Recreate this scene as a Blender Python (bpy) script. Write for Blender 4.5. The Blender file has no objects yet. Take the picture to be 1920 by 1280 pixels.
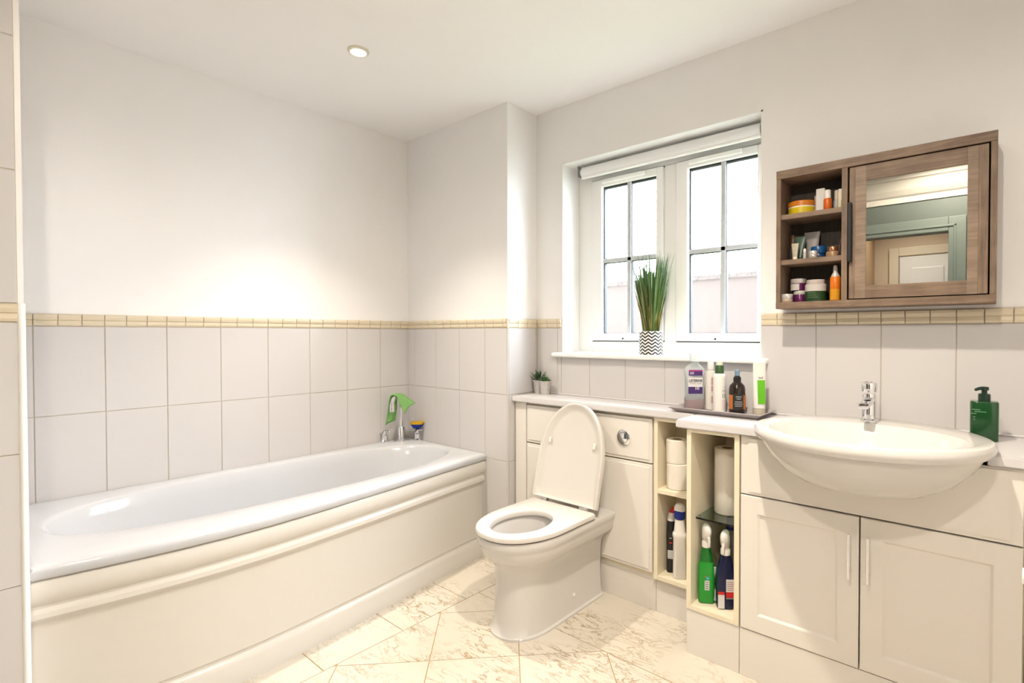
import bpy, bmesh, math, random
from mathutils import Vector, Matrix
random.seed(7)
PI = math.pi
sc = bpy.context.scene
COL = sc.collection

# ---------------------------------------------------------------- camera
CAM = Vector((2.8125, -2.1752, 1.1973))
RX = Vector((0.76877, 0.63953, -0.00109)); UP = Vector((-0.00904, 0.01258, 0.99988)); FW = Vector((-0.63946, 0.76867, -0.01545))
FPX, PPX, PPY = 983.02, 1038.41, 641.33
cd = bpy.data.cameras.new('camera'); cam = bpy.data.objects.new('camera', cd); COL.objects.link(cam)
cd.sensor_width = 36; cd.lens = FPX / 1920 * 36
cd.shift_x = -(PPX - 960) / 1920; cd.shift_y = (PPY - 640) / 1920
cd.clip_start = 0.02
M = Matrix.Identity(4)
for i in range(3):
    M[i][0] = RX[i]; M[i][1] = UP[i]; M[i][2] = -FW[i]; M[i][3] = CAM[i]
cam.matrix_world = M
sc.camera = cam

def at(u, v, ax, val):
    """point where the pixel's ray meets the plane ax = val"""
    d = FW + RX * ((u - PPX) / FPX) + UP * ((PPY - v) / FPX)
    i = 'xyz'.index(ax)
    return CAM + d * ((val - CAM[i]) / d[i])

# ---------------------------------------------------------------- world, exposure
SKY = 10.0
w = bpy.data.worlds.new('overcast_sky'); sc.world = w; w.use_nodes = True
bgn = w.node_tree.nodes['Background']; bgn.inputs[0].default_value = (0.82, 0.91, 1.0, 1); bgn.inputs[1].default_value = SKY
vs = sc.view_settings
vs.view_transform = 'Standard'; vs.look = 'None'; vs.exposure = 1.60; vs.gamma = 1.0; vs.use_curve_mapping = False
pl = bpy.data.lights.new('window_portal', 'AREA'); pl.shape = 'RECTANGLE'; pl.size = 1.04; pl.size_y = 1.0
pl.cycles.is_portal = True
po = bpy.data.objects.new('window_portal', pl); COL.objects.link(po); po.location = (1.58, 0.215, 1.6); po.rotation_euler = (-PI / 2, 0, 0)
LAMP_W = 5.4
LAMP_COL = (1.0, 0.895, 0.745)

# ---------------------------------------------------------------- materials
MATS = {}
def mat(name, col, rough=0.5, metal=0.0, var=0.03, scale=30.0, bump=0.0, bscale=None, coat=0.0, trans=0.0, ior=1.45, sss=0.0):
    if name in MATS: return MATS[name]
    m = bpy.data.materials.new(name); m.use_nodes = True
    nt = m.node_tree; b = nt.nodes['Principled BSDF']
    b.inputs['Roughness'].default_value = rough; b.inputs['Metallic'].default_value = metal
    b.inputs['Coat Weight'].default_value = coat; b.inputs['Transmission Weight'].default_value = trans; b.inputs['IOR'].default_value = ior
    tc = nt.nodes.new('ShaderNodeTexCoord')
    n = nt.nodes.new('ShaderNodeTexNoise'); n.inputs['Scale'].default_value = scale; n.inputs['Detail'].default_value = 3
    nt.links.new(tc.outputs['Object'], n.inputs['Vector'])
    r = nt.nodes.new('ShaderNodeMapRange'); r.inputs['To Min'].default_value = 1 - var; r.inputs['To Max'].default_value = 1 + var * 0.4
    nt.links.new(n.outputs['Fac'], r.inputs['Value'])
    mx = nt.nodes.new('ShaderNodeVectorMath'); mx.operation = 'SCALE'; mx.inputs[0].default_value = col[:3]
    nt.links.new(r.outputs['Result'], mx.inputs['Scale']); nt.links.new(mx.outputs[0], b.inputs['Base Color'])
    if bump:
        n2 = nt.nodes.new('ShaderNodeTexNoise'); n2.inputs['Scale'].default_value = bscale or scale * 4; n2.inputs['Detail'].default_value = 2
        nt.links.new(tc.outputs['Object'], n2.inputs['Vector'])
        bp = nt.nodes.new('ShaderNodeBump'); bp.inputs['Strength'].default_value = bump; bp.inputs['Distance'].default_value = 0.002
        nt.links.new(n2.outputs['Fac'], bp.inputs['Height']); nt.links.new(bp.outputs[0], b.inputs['Normal'])
    MATS[name] = m
    return m

PAINT = mat('wall_paint', (0.9, 0.888, 0.885), 0.7, var=0.02, scale=6, bump=0.05, bscale=300)
CEILP = mat('ceiling_paint', (0.935, 0.93, 0.935), 0.8, var=0.01, scale=5)
WHITEP = mat('white_gloss_paint', (0.92, 0.92, 0.91), 0.35, var=0.01)
UPVC = mat('white_upvc', (0.92, 0.92, 0.91), 0.3, var=0.01)
TILE = mat('cream_wall_tile', (0.61, 0.588, 0.585), 0.16, var=0.02, scale=5)
TILEB = mat('yellow_cream_border_tile', (0.7, 0.61, 0.46), 0.2, var=0.06, scale=14)
GROUT = mat('wall_grout', (0.52, 0.46, 0.37), 0.9, var=0.1, scale=60)
FGROUT = mat('floor_grout', (0.42, 0.26, 0.10), 0.9, var=0.2, scale=40)
ACRYL = mat('white_bath_acrylic', (0.55, 0.56, 0.59), 0.12, var=0.01)
PANELM = mat('ivory_bath_panel', (0.7, 0.67, 0.625), 0.22, var=0.015)
CERAM = mat('white_ceramic', (0.64, 0.617, 0.598), 0.08, var=0.01)
SEATM = mat('white_toilet_seat', (0.63, 0.597, 0.56), 0.15, var=0.01)
UNIT = mat('cream_white_cabinet', (0.76, 0.72, 0.67), 0.35, var=0.015, scale=8)
IVORY = mat('ivory_carcass', (0.8, 0.72, 0.56), 0.4, var=0.02, scale=8)
WORKT = mat('pale_worktop', (0.64, 0.62, 0.63), 0.3, var=0.04, scale=60)
CHROME = mat('chrome', (0.78, 0.78, 0.80), 0.06, 1.0, var=0.01)
STEEL = mat('brushed_steel', (0.62, 0.60, 0.58), 0.3, 1.0, var=0.08, scale=200)
BLACK = mat('black_metal', (0.006, 0.006, 0.007), 0.55)
DARKGAP = mat('dark_gap', (0.05, 0.04, 0.03), 0.9)
PAPER = mat('white_paper', (0.8, 0.75, 0.68), 0.9, bump=0.3, bscale=200)
CARD = mat('brown_card', (0.30, 0.18, 0.09), 0.9)
WHITEPL = mat('white_plastic', (0.74, 0.71, 0.67), 0.35)
MIRROR = mat('mirror_glass', (0.86, 0.88, 0.87), 0.01, 1.0, var=0.0)
TEAL = mat('grey_teal_paint', (0.07, 0.082, 0.07), 0.6)
TEALL = mat('pale_teal_paint', (0.105, 0.125, 0.107), 0.5)
HALLP = mat('beige_hall_paint', (0.74, 0.62, 0.48), 0.7)

def glass_mat(name, col, rough=0.02, ior=1.45):
    if name in MATS: return MATS[name]
    m = mat(name, col, rough, trans=1.0, ior=ior, var=0.01); return m

def wood_mat(name, c1, c2, axis='z', sc_=18.0):
    m = bpy.data.materials.new(name); m.use_nodes = True
    nt = m.node_tree; b = nt.nodes['Principled BSDF']; b.inputs['Roughness'].default_value = 0.55
    g = nt.nodes.new('ShaderNodeNewGeometry'); mp = nt.nodes.new('ShaderNodeMapping')
    s = [90, 90, 90]; s['xyz'.index(axis)] = 5
    mp.inputs['Scale'].default_value = s
    nt.links.new(g.outputs['Position'], mp.inputs['Vector'])
    n = nt.nodes.new('ShaderNodeTexNoise'); n.inputs['Scale'].default_value = 1.0; n.inputs['Detail'].default_value = 5; n.inputs['Distortion'].default_value = 1.2
    nt.links.new(mp.outputs[0], n.inputs['Vector'])
    n2 = nt.nodes.new('ShaderNodeTexNoise'); n2.inputs['Scale'].default_value = sc_; nt.links.new(g.outputs['Position'], n2.inputs['Vector'])
    ad = nt.nodes.new('ShaderNodeMath'); ad.operation = 'MULTIPLY_ADD'; ad.inputs[1].default_value = 0.6
    nt.links.new(n2.outputs['Fac'], ad.inputs[0]); nt.links.new(n.outputs['Fac'], ad.inputs[2])
    cr = nt.nodes.new('ShaderNodeValToRGB'); cr.color_ramp.elements[0].position = 0.5; cr.color_ramp.elements[1].position = 1.05
    cr.color_ramp.elements[0].color = (*c1, 1); cr.color_ramp.elements[1].color = (*c2, 1)
    nt.links.new(ad.outputs[0], cr.inputs[0]); nt.links.new(cr.outputs[0], b.inputs['Base Color'])
    bp = nt.nodes.new('ShaderNodeBump'); bp.inputs['Strength'].default_value = 0.15; bp.inputs['Distance'].default_value = 0.001
    nt.links.new(n.outputs['Fac'], bp.inputs['Height']); nt.links.new(bp.outputs[0], b.inputs['Normal'])
    return m
WOODX = wood_mat('taupe_oak_horizontal', (0.108, 0.066, 0.042), (0.225, 0.152, 0.103), 'x')
WOODZ = wood_mat('taupe_oak_vertical', (0.108, 0.066, 0.042), (0.225, 0.152, 0.103), 'z')
WOODL = wood_mat('pale_sawn_oak', (0.160, 0.108, 0.074), (0.280, 0.202, 0.145), 'x')
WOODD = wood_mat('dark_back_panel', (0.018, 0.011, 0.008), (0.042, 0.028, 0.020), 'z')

def marble():
    m = bpy.data.materials.new('cream_marble'); m.use_nodes = True
    nt = m.node_tree; b = nt.nodes['Principled BSDF']; b.inputs['Roughness'].default_value = 0.22
    g = nt.nodes.new('ShaderNodeNewGeometry'); oi = nt.nodes.new('ShaderNodeObjectInfo')
    va = nt.nodes.new('ShaderNodeVectorMath'); va.operation = 'ADD'
    vm = nt.nodes.new('ShaderNodeVectorMath'); vm.operation = 'SCALE'; vm.inputs[0].default_value = (37, 53, 11)
    nt.links.new(oi.outputs['Random'], vm.inputs['Scale']); nt.links.new(g.outputs['Position'], va.inputs[0]); nt.links.new(vm.outputs[0], va.inputs[1])
    rot = nt.nodes.new('ShaderNodeMapping'); rot.inputs['Scale'].default_value = (1.0, 2.8, 1.0); rot.inputs['Rotation'].default_value = (0, 0, 0.5)
    nt.links.new(va.outputs[0], rot.inputs['Vector'])
    n = nt.nodes.new('ShaderNodeTexNoise'); n.inputs['Scale'].default_value = 9; n.inputs['Detail'].default_value = 8; n.inputs['Roughness'].default_value = 0.62; n.inputs['Distortion'].default_value = 0.7
    nt.links.new(rot.outputs[0], n.inputs['Vector'])
    sub = nt.nodes.new('ShaderNodeMath'); sub.operation = 'SUBTRACT'; sub.inputs[1].default_value = 0.5
    ab = nt.nodes.new('ShaderNodeMath'); ab.operation = 'ABSOLUTE'
    nt.links.new(n.outputs['Fac'], sub.inputs[0]); nt.links.new(sub.outputs[0], ab.inputs[0])
    mr = nt.nodes.new('ShaderNodeMapRange'); mr.inputs['From Max'].default_value = 0.035; mr.inputs['To Min'].default_value = 1; mr.inputs['To Max'].default_value = 0
    nt.links.new(ab.outputs[0], mr.inputs['Value'])
    n2 = nt.nodes.new('ShaderNodeTexNoise'); n2.inputs['Scale'].default_value = 4.5; n2.inputs['Detail'].default_value = 3
    nt.links.new(va.outputs[0], n2.inputs['Vector'])
    m2 = nt.nodes.new('ShaderNodeMapRange'); m2.inputs['From Min'].default_value = 0.40; m2.inputs['From Max'].default_value = 0.66
    nt.links.new(n2.outputs['Fac'], m2.inputs['Value'])
    mu = nt.nodes.new('ShaderNodeMath'); mu.operation = 'MULTIPLY'; nt.links.new(mr.outputs[0], mu.inputs[0]); nt.links.new(m2.outputs[0], mu.inputs[1])
    mix = nt.nodes.new('ShaderNodeMix'); mix.data_type = 'RGBA'
    mix.inputs['A'].default_value = (0.66, 0.605, 0.52, 1); mix.inputs['B'].default_value = (0.34, 0.24, 0.135, 1)
    nt.links.new(mu.outputs[0], mix.inputs['Factor']); nt.links.new(mix.outputs['Result'], b.inputs['Base Color'])
    return m
MARBLE = marble()

def pane_mat():
    m = bpy.data.materials.new('obscure_streaked_glass'); m.use_nodes = True
    nt = m.node_tree; nt.nodes.clear()
    out = nt.nodes.new('ShaderNodeOutputMaterial')
    g = nt.nodes.new('ShaderNodeNewGeometry'); mp = nt.nodes.new('ShaderNodeMapping'); mp.inputs['Scale'].default_value = (55, 1, 9)
    nt.links.new(g.outputs['Position'], mp.inputs['Vector'])
    n = nt.nodes.new('ShaderNodeTexNoise'); n.inputs['Scale'].default_value = 1.0; n.inputs['Detail'].default_value = 2
    nt.links.new(mp.outputs[0], n.inputs['Vector'])
    bp = nt.nodes.new('ShaderNodeBump'); bp.inputs['Strength'].default_value = 1.0; bp.inputs['Distance'].default_value = 0.012
    nt.links.new(n.outputs['Fac'], bp.inputs['Height'])
    rf = nt.nodes.new('ShaderNodeBsdfRefraction'); rf.inputs['IOR'].default_value = 1.12; rf.inputs['Roughness'].default_value = 0.03
    nt.links.new(bp.outputs[0], rf.inputs['Normal'])
    tr = nt.nodes.new('ShaderNodeBsdfTransparent')
    gl = nt.nodes.new('ShaderNodeBsdfGlossy'); gl.inputs['Roughness'].default_value = 0.05
    mx = nt.nodes.new('ShaderNodeMixShader'); mx.inputs[0].default_value = 0.55
    nt.links.new(tr.outputs[0], mx.inputs[1]); nt.links.new(rf.outputs[0], mx.inputs[2])
    m2 = nt.nodes.new('ShaderNodeMixShader'); m2.inputs[0].default_value = 0.04
    nt.links.new(mx.outputs[0], m2.inputs[1]); nt.links.new(gl.outputs[0], m2.inputs[2]); nt.links.new(m2.outputs[0], out.inputs[0])
    return m
PANE = pane_mat()

def emit_mat(name, col, s):
    m = bpy.data.materials.new(name); m.use_nodes = True; nt = m.node_tree; nt.nodes.clear()
    o = nt.nodes.new('ShaderNodeOutputMaterial'); e = nt.nodes.new('ShaderNodeEmission'); e.inputs[0].default_value = (*col, 1); e.inputs[1].default_value = s
    nt.links.new(e.outputs[0], o.inputs[0]); return m

# ---------------------------------------------------------------- geometry helpers
class G:
    """collects shapes into one bmesh"""
    def __init__(s): s.bm = bmesh.new()
    def box(s, x0, x1, y0, y1, z0, z1, bev=0.0, seg=2):
        t = bmesh.new(); bmesh.ops.create_cube(t, size=1)
        for v in t.verts: v.co = Vector(((x0 + x1) / 2 + v.co.x * (x1 - x0), (y0 + y1) / 2 + v.co.y * (y1 - y0), (z0 + z1) / 2 + v.co.z * (z1 - z0)))
        if bev: bmesh.ops.bevel(t, geom=t.edges[:], offset=bev, segments=seg, affect='EDGES', profile=0.5)
        return s.take(t)
    def take(s, t, M=None):
        me = bpy.data.meshes.new('t')
        if M is not None: bmesh.ops.transform(t, matrix=M, verts=t.verts)
        t.to_mesh(me); t.free(); s.bm.from_mesh(me); bpy.data.meshes.remove(me); return s
    def rings(s, rings, cap0=True, cap1=True, closed=True):
        bm = s.bm; R = [[bm.verts.new(p) for p in r] for r in rings]; n = len(R[0])
        for a, b in zip(R, R[1:]):
            for i in range(n if closed else n - 1):
                j = (i + 1) % n
                bm.faces.new((a[i], a[j], b[j], b[i]))
        if cap0: bm.faces.new(R[0][::-1])
        if cap1: bm.faces.new(R[-1])
        return s
    def lathe(s, prof, c=(0, 0, 0), n=32, axis='z', cap0=True, cap1=True):
        rg = []
        for r, h in prof:
            ring = []
            for i in range(n):
                a = 2 * PI * i / n; p = (r * math.cos(a), r * math.sin(a), h)
                if axis == 'y': p = (p[0], -p[2], p[1])
                if axis == 'x': p = (p[2], p[0], p[1])
                ring.append((c[0] + p[0], c[1] + p[1], c[2] + p[2]))
            rg.append(ring)
        return s.rings(rg, cap0, cap1)
    def loft(s, secs, c=(0, 0), n=40, cap0=True, cap1=True):
        """secs: (z, hx, hy, exponent, dx, dy) superellipse sections"""
        rg = []
        for q in secs:
            z, hx, hy = q[:3]; e = q[3] if len(q) > 3 else 2.0; dx = q[4] if len(q) > 4 else 0; dy = q[5] if len(q) > 5 else 0
            ring = []
            for i in range(n):
                a = 2 * PI * i / n; ca, sa = math.cos(a), math.sin(a)
                ring.append((c[0] + dx + hx * math.copysign(abs(ca) ** (2 / e), ca), c[1] + dy + hy * math.copysign(abs(sa) ** (2 / e), sa), z))
            rg.append(ring)
        return s.rings(rg, cap0, cap1)
    def tube(s, pts, r, n=14, cap=True):
        P = [Vector(p) for p in pts]; rg = []
        t0 = (P[1] - P[0]).normalized(); ref = Vector((0, 0, 1)) if abs(t0.z) < 0.9 else Vector((1, 0, 0)); nx = t0.cross(ref).normalized()
        for i, p in enumerate(P):
            t = (P[min(i + 1, len(P) - 1)] - P[max(i - 1, 0)]).normalized()
            nx = (nx - t * nx.dot(t)).normalized(); ny = t.cross(nx)
            rr = r[i] if isinstance(r, (list, tuple)) else r
            rg.append([p + nx * rr * math.cos(2 * PI * k / n) + ny * rr * math.sin(2 * PI * k / n) for k in range(n)])
        return s.rings(rg, cap, cap)
    def prism(s, poly, z0, z1):
        return s.rings([[(x, y, z0) for x, y in poly], [(x, y, z1) for x, y in poly]])
    def build(s, name, m, parent=None, smooth=False, loc=None):
        bmesh.ops.recalc_face_normals(s.bm, faces=s.bm.faces)
        me = bpy.data.meshes.new(name); s.bm.to_mesh(me); s.bm.free(); me.materials.append(m)
        if smooth:
            me.polygons.foreach_set('use_smooth', [True] * len(me.polygons)); me.set_sharp_from_angle(angle=math.radians(38))
        return link(name, me, parent, loc)

def link(name, me, parent=None, loc=None):
    o = bpy.data.objects.new(name, me); COL.objects.link(o)
    if parent is not None:
        o.parent = parent
        # meshes are written in world coordinates; undo the parent's own location
        o.location = (Vector(loc) if loc else Vector()) - WORLD.get(parent.name, Vector())
    elif loc: o.location = loc
    WORLD[o.name] = (Vector(loc) if loc else Vector())
    return o
WORLD = {}

def thing(name, label, cat, loc=(0, 0, 0), group=None):
    o = bpy.data.objects.new(name, None); COL.objects.link(o); o.location = loc; WORLD[o.name] = Vector(loc)
    o.empty_display_size = 0.02
    return tag(o, label, cat, group)
def tag(o, label, cat, group=None):
    o['label'] = label; o['category'] = cat
    if group: o['group'] = group
    return o
def struct(o, label=None):
    o['kind'] = 'structure'
    if label: o['label'] = label
    return o

def text_part(body, size, m, parent, place, name='lettering', bold=0.0, sx=1.0):
    """flat raised lettering; place(x, y) -> world point for glyph coordinates"""
    cu = bpy.data.curves.new('txt', 'FONT'); cu.body = body; cu.size = size; cu.align_x = 'CENTER'; cu.align_y = 'CENTER'; cu.offset = bold; cu.resolution_u = 2
    ob = bpy.data.objects.new('txt', cu); COL.objects.link(ob)
    dg = bpy.context.evaluated_depsgraph_get(); dg.update()
    me = bpy.data.meshes.new_from_object(ob.evaluated_get(dg))
    bpy.data.objects.remove(ob)
    for v in me.vertices: v.co = place(v.co.x * sx, v.co.y)
    me.materials.clear(); me.materials.append(m); me.name = name
    return link(name, me, parent)

def smooth_curve(keys, x):
    """Catmull-Rom through (x, y) keys"""
    for i in range(len(keys) - 1):
        if keys[i][0] <= x <= keys[i + 1][0]:
            break
    p1, p2 = keys[i], keys[i + 1]; p0 = keys[max(i - 1, 0)]; p3 = keys[min(i + 2, len(keys) - 1)]
    t = (x - p1[0]) / (p2[0] - p1[0]); h = p2[0] - p1[0]
    m1 = (p2[1] - p0[1]) / max(p2[0] - p0[0], 1e-6) * h; m2 = (p3[1] - p1[1]) / max(p3[0] - p1[0], 1e-6) * h
    t2, t3 = t * t, t ** 3
    return (2 * t3 - 3 * t2 + 1) * p1[1] + (t3 - 2 * t2 + t) * m1 + (-2 * t3 + 3 * t2) * p2[1] + (t3 - t2) * m2

# ================================================================ ROOM SHELL
H = 2.4; YB = -0.228; XP = 0.88; BT0, BT1 = 1.23, 1.28          # ceiling, boxing front, boxing side, border tile band
YF, XR = -2.75, 3.3                                              # wall behind the camera, right wall
WX0, WX1, WZ0, WZ1 = 1.06, 2.10, 1.10, 2.10                      # window opening
TW, TH = 0.2117, 0.35

floor = struct(G().box(-0.1, XR + 0.1, YF - 0.1, 0.22, -0.06, -0.0015).build('floor', FGROUT), 'marble tiled bathroom floor with a diagonal field')
ceiling = struct(G().box(-0.1, XR + 0.1, YF - 0.1, 0.22, H, H + 0.08).build('ceiling', CEILP), 'plain white ceiling')
wall_left = struct(G().box(-0.1, 0, YF, 0.2, 0, H).build('wall_left', PAINT), 'painted wall along the bath above cream tiles')
g = G()
g.box(0, WX0, 0, 0.24, 0, H); g.box(WX1, XR, 0, 0.24, 0, H); g.box(WX0, WX1, 0, 0.24, 0, WZ0 - 0.02); g.box(WX0, WX1, 0, 0.24, WZ1, H)
wall_back = struct(g.build('wall_back', PAINT), 'painted window wall above cream tiles')
wall_right = struct(G().box(XR, XR + 0.1, YF, 0.2, 0, H).build('wall_right', PAINT))
wall_boxing = struct(G().box(0, XP, YB, 0, 0, H).build('wall_corner', PAINT), 'boxed-out corner wall at the tap end of the bath')
XS, YS = 0.83, -2.003
wall_stub = struct(G().box(0, XS, YF, YS, 0, H).build('wall_near', PAINT), 'tiled end wall at the near end of the bath')
# wall behind the camera, with a doorway
DX0, DX1, DZ = 1.80, 2.58, 1.925
g = G(); g.box(XS, DX0, YF - 0.1, YF, 0, H); g.box(DX1, XR, YF - 0.1, YF, 0, H); g.box(DX0, DX1, YF - 0.1, YF, DZ, H)
wall_front = struct(g.build('wall_front', TEAL), 'grey teal wall with a doorway, seen in the mirror')
g = G()
for (x0, x1, z0, z1) in ((DX0 - 0.1, DX0, 0, DZ + 0.1), (DX1, DX1 + 0.1, 0, DZ + 0.1), (DX0, DX1, DZ, DZ + 0.1)):
    g.box(x0, x1, YF, YF + 0.018, z0, z1, 0.004)
g.box(DX1 + 0.03, DX1 + 0.045, YF + 0.018, YF + 0.026, 0, DZ + 0.045, 0.003); g.box(DX0 - 0.045, DX0 - 0.03, YF + 0.018, YF + 0.026, 0, DZ + 0.045, 0.003)
g.box(DX0 - 0.045, DX1 + 0.045, YF + 0.018, YF + 0.026, DZ + 0.03, DZ + 0.045, 0.003)
struct(g.build('trim_1', TEALL), 'pale teal door surround')
g = G()
prof = [(0, 2.165), (0.012, 2.165), (0.014, 2.205), (0.03, 2.215), (0.06, 2.25), (0.10, 2.31), (0.115, 2.318), (0.118, 2.4), (0, 2.4)]
g.rings([[(XS, YF + a, b) for a, b in prof], [(XR, YF + a, b) for a, b in prof]])
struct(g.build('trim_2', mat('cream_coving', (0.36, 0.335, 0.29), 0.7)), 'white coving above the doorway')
# hallway beyond the doorway
HY = -3.9
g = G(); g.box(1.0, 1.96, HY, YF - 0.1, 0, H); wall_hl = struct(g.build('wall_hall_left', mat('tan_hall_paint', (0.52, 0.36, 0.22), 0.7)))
struct(G().box(0.9, XR + 0.1, HY - 0.1, HY, 0, H).build('wall_hall', HALLP))
struct(G().box(XR, XR + 0.1, HY, YF - 0.1, 0, H).build('wall_hall_right', HALLP))
struct(G().box(0.9, XR + 0.1, HY, YF - 0.1, -0.06, 0).build('floor_hall', mat('hall_carpet', (0.5, 0.42, 0.33), 0.95, bump=0.4)))
struct(G().box(0.9, XR + 0.1, HY, YF - 0.1, H, H + 0.08).build('ceiling_hall', CEILP))
g = G(); hx0, hx1, hz = 2.165, 2.93, 1.905
d2 = struct(G().box(hx0, hx1, HY, HY + 0.025, 0.005, hz).build('door_2', WHITEP), 'white panelled door across the hallway')
for (a, b, c, d) in ((0.09, 0.33, 1.12, 1.80), (0.43, 0.67, 1.12, 1.80), (0.09, 0.33, 0.2, 0.98), (0.43, 0.67, 0.2, 0.98)):
    g = G(); g.box(hx0 + a, hx0 + b, HY + 0.025, HY + 0.033, c, d, 0.006); g.build('panel', WHITEP, d2)
g = G()
for (x0, x1, z0, z1) in ((hx0 - 0.085, hx0 - 0.008, 0, hz + 0.085), (hx1 + 0.008, hx1 + 0.085, 0, hz + 0.085), (hx0 - 0.008, hx1 + 0.008, hz + 0.008, hz + 0.085)):
    g.box(x0, x1, HY, HY + 0.03, z0, z1, 0.006)
struct(g.build('trim_3', mat('cream_trim', (0.82, 0.74, 0.60), 0.5)), 'cream surround of the hallway door')

# ---------------------------------------------------------------- wall tiles
_tile_cache = {}
def tile_mesh(wd, hg, border):
    k = (round(wd, 4), round(hg, 4), border)
    if k not in _tile_cache:
        g = G(); e = 0.0013
        if border:   # moulded dado: two soft rolls
            prof = [(0, e), (0.007, e + 0.001), (0.010, 0.010), (0.008, 0.021), (0.0065, 0.023), (0.0105, 0.026), (0.013, 0.036), (0.012, 0.045), (0.006, hg - e), (0, hg - e)]
            g.rings([[(e, -a, b) for a, b in prof], [(wd - e, -a, b) for a, b in prof]])
        else:
            g.box(e, wd - e, -0.006, 0, e, hg - e, 0.0012, 1)
        bmesh.ops.recalc_face_normals(g.bm, faces=g.bm.faces)
        me = bpy.data.meshes.new('border_tile' if border else 'wall_tile'); g.bm.to_mesh(me); g.bm.free(); me.materials.append(TILEB if border else TILE)
        _tile_cache[k] = me
    return _tile_cache[k]
def lay(parent, place, rotz, u0, u1, z0, z1, border=False):
    """one tile covering u0..u1 along the wall"""
    if u1 - u0 < 0.006 or z1 - z0 < 0.006: return
    o = link('border_tile' if border else 'wall_tile', tile_mesh(u1 - u0, z1 - z0, border), parent, place(u0, z0)); o.rotation_euler = (0, 0, rotz)
def tile_wall(parent, place, rotz, ua, ub, off, rows, borders=True):
    """columns start at off + k*TW; rows = [(z0, z1)]"""
    ks = range(int(math.floor((ua - off) / TW)) - 1, int(math.ceil((ub - off) / TW)) + 1)
    for k in ks:
        a, b = max(ua, off + k * TW), min(ub, off + (k + 1) * TW)
        for z0, z1 in rows: lay(parent, place, rotz, a, b, z0, z1)
        if borders:
            for j in range(3):
                a, b = max(ua, off + (k + j / 3) * TW), min(ub, off + (k + (j + 1) / 3) * TW)
                lay(parent, place, rotz, a, b, BT0, BT1, True)
R2 = [(0.88, BT0), (0.53, 0.88)]
# along the bath (x = 0, tiles face +x): u runs along +y
tile_wall(wall_left, lambda u, z: (0.001, u, z), PI / 2, YS, YB, -1.909, R2)
G().box(0, 0.0045, YS, YB, 0.50, BT1 - 0.004).build('grout', GROUT, wall_left)
# boxing front (faces -y)
tile_wall(wall_boxing, lambda u, z: (u, YB - 0.001, z), 0, 0.008, XP, 0.078, R2 + [(0.18, 0.53), (0.0, 0.18)])
G().box(0, XP, YB - 0.0045, YB, 0, BT1 - 0.004).build('grout', GROUT, wall_boxing)
G().box(XP - .0005, XP + .0065, YB - .0065, YB + .0005, 0, BT0, .002).build('corner_bead', TILE, wall_boxing)
G().box(XP - .0005, XP + .011, YB - .011, YB + .0005, BT0, BT1 - .002, .003).build('corner_bead', TILEB, wall_boxing)
# boxing side (x = XP, faces +x)
tile_wall(wall_boxing, lambda u, z: (XP + 0.001, u, z), PI / 2, YB, -0.008, -0.228, R2 + [(0.18, 0.53), (0.0, 0.18)])
G().box(XP, XP + 0.0045, YB, 0, 0, BT1 - 0.004).build('grout', GROUT, wall_boxing)
# window wall
pb = lambda u, z: (u, -0.001, z)
tile_wall(wall_back, pb, 0, XP + 0.008, WX0, 1.0343, [(0.88, BT0)])
tile_wall(wall_back, pb, 0, WX0, WX1, 1.0343, [(0.88, WZ0 - 0.025)], False)
tile_wall(wall_back, pb, 0, WX1, XR, 1.0343, [(0.88, BT0)])
g = G(); g.box(XP, WX0, -0.0045, 0, 0.5, BT1 - 0.004); g.box(WX0, WX1, -0.0045, 0, 0.5, WZ0 - 0.03); g.box(WX1, XR, -0.0045, 0, 0.5, BT1 - 0.004)
g.build('grout', GROUT, wall_back)
# near end wall (x = XS, faces +x), tiled to the ceiling
ps = lambda u, z: (XS + 0.001, u, z)
tile_wall(wall_stub, ps, PI / 2, YF, YS - 0.012, YS - 0.012 - 3 * TW, [(0.88, BT0), (0.53, 0.88), (0.18, 0.53), (0, 0.18), (1.28, 1.63), (1.63, 1.98), (1.98, 2.33), (2.33, 2.398)])
G().box(XS, XS + 0.0045, YF, YS - 0.012, 0, H).build('grout', GROUT, wall_stub)
g = G(); g.lathe([(0.009, 0), (0.009, BT1)], (XS + 0.002, YS - 0.006, 0), 12)
struct(g.build('trim_4', WHITEP, smooth=True), 'white tile edge strip at the near end wall')

# ---------------------------------------------------------------- floor tiles
def clip(poly, n, d):
    out = []
    for i in range(len(poly)):
        a, b = poly[i], poly[(i + 1) % len(poly)]
        da, db = a[0] * n[0] + a[1] * n[1] - d, b[0] * n[0] + b[1] * n[1] - d
        if da <= 0: out.append(a)
        if da * db < 0:
            t = da / (da - db); out.append((a[0] + (b[0] - a[0]) * t, a[1] + (b[1] - a[1]) * t))
    return out
def floor_tile(poly):
    area = abs(sum(poly[i][0] * poly[(i + 1) % len(poly)][1] - poly[(i + 1) % len(poly)][0] * poly[i][1] for i in range(len(poly)))) / 2 if len(poly) > 2 else 0
    if area < 0.0006: return
    G().prism(poly, -0.0015, 0.0).build('floor_tile', MARBLE, floor)
e = 0.0016; step = 0.465; FX, FY = 1.0, -0.545
for i in range(-8, 14):
    for j in range(-14, 10):
        u0, v0 = 2.245 + i * step, 0.704 + j * step          # u = x - y, v = x + y
        q = e * math.sqrt(2); P = []
        for (u, v) in ((u0 + q, v0 + q), (u0 + step - q, v0 + q), (u0 + step - q, v0 + step - q), (u0 + q, v0 + step - q)):
            P.append(((u + v) / 2, (v - u) / 2))
        for n, d in (((-1, 0), -(FX + e)), ((0, 1), FY - e), ((1, 0), XR), ((0, -1), -YF)):
            P = clip(P, n, d) if P else P
        if len(P) > 2: floor_tile(P)
ys = [FY + 0.40 - 0.0, -0.62, -0.95, -1.28, -1.61, -1.94, -2.27, -2.60, YF]
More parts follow.
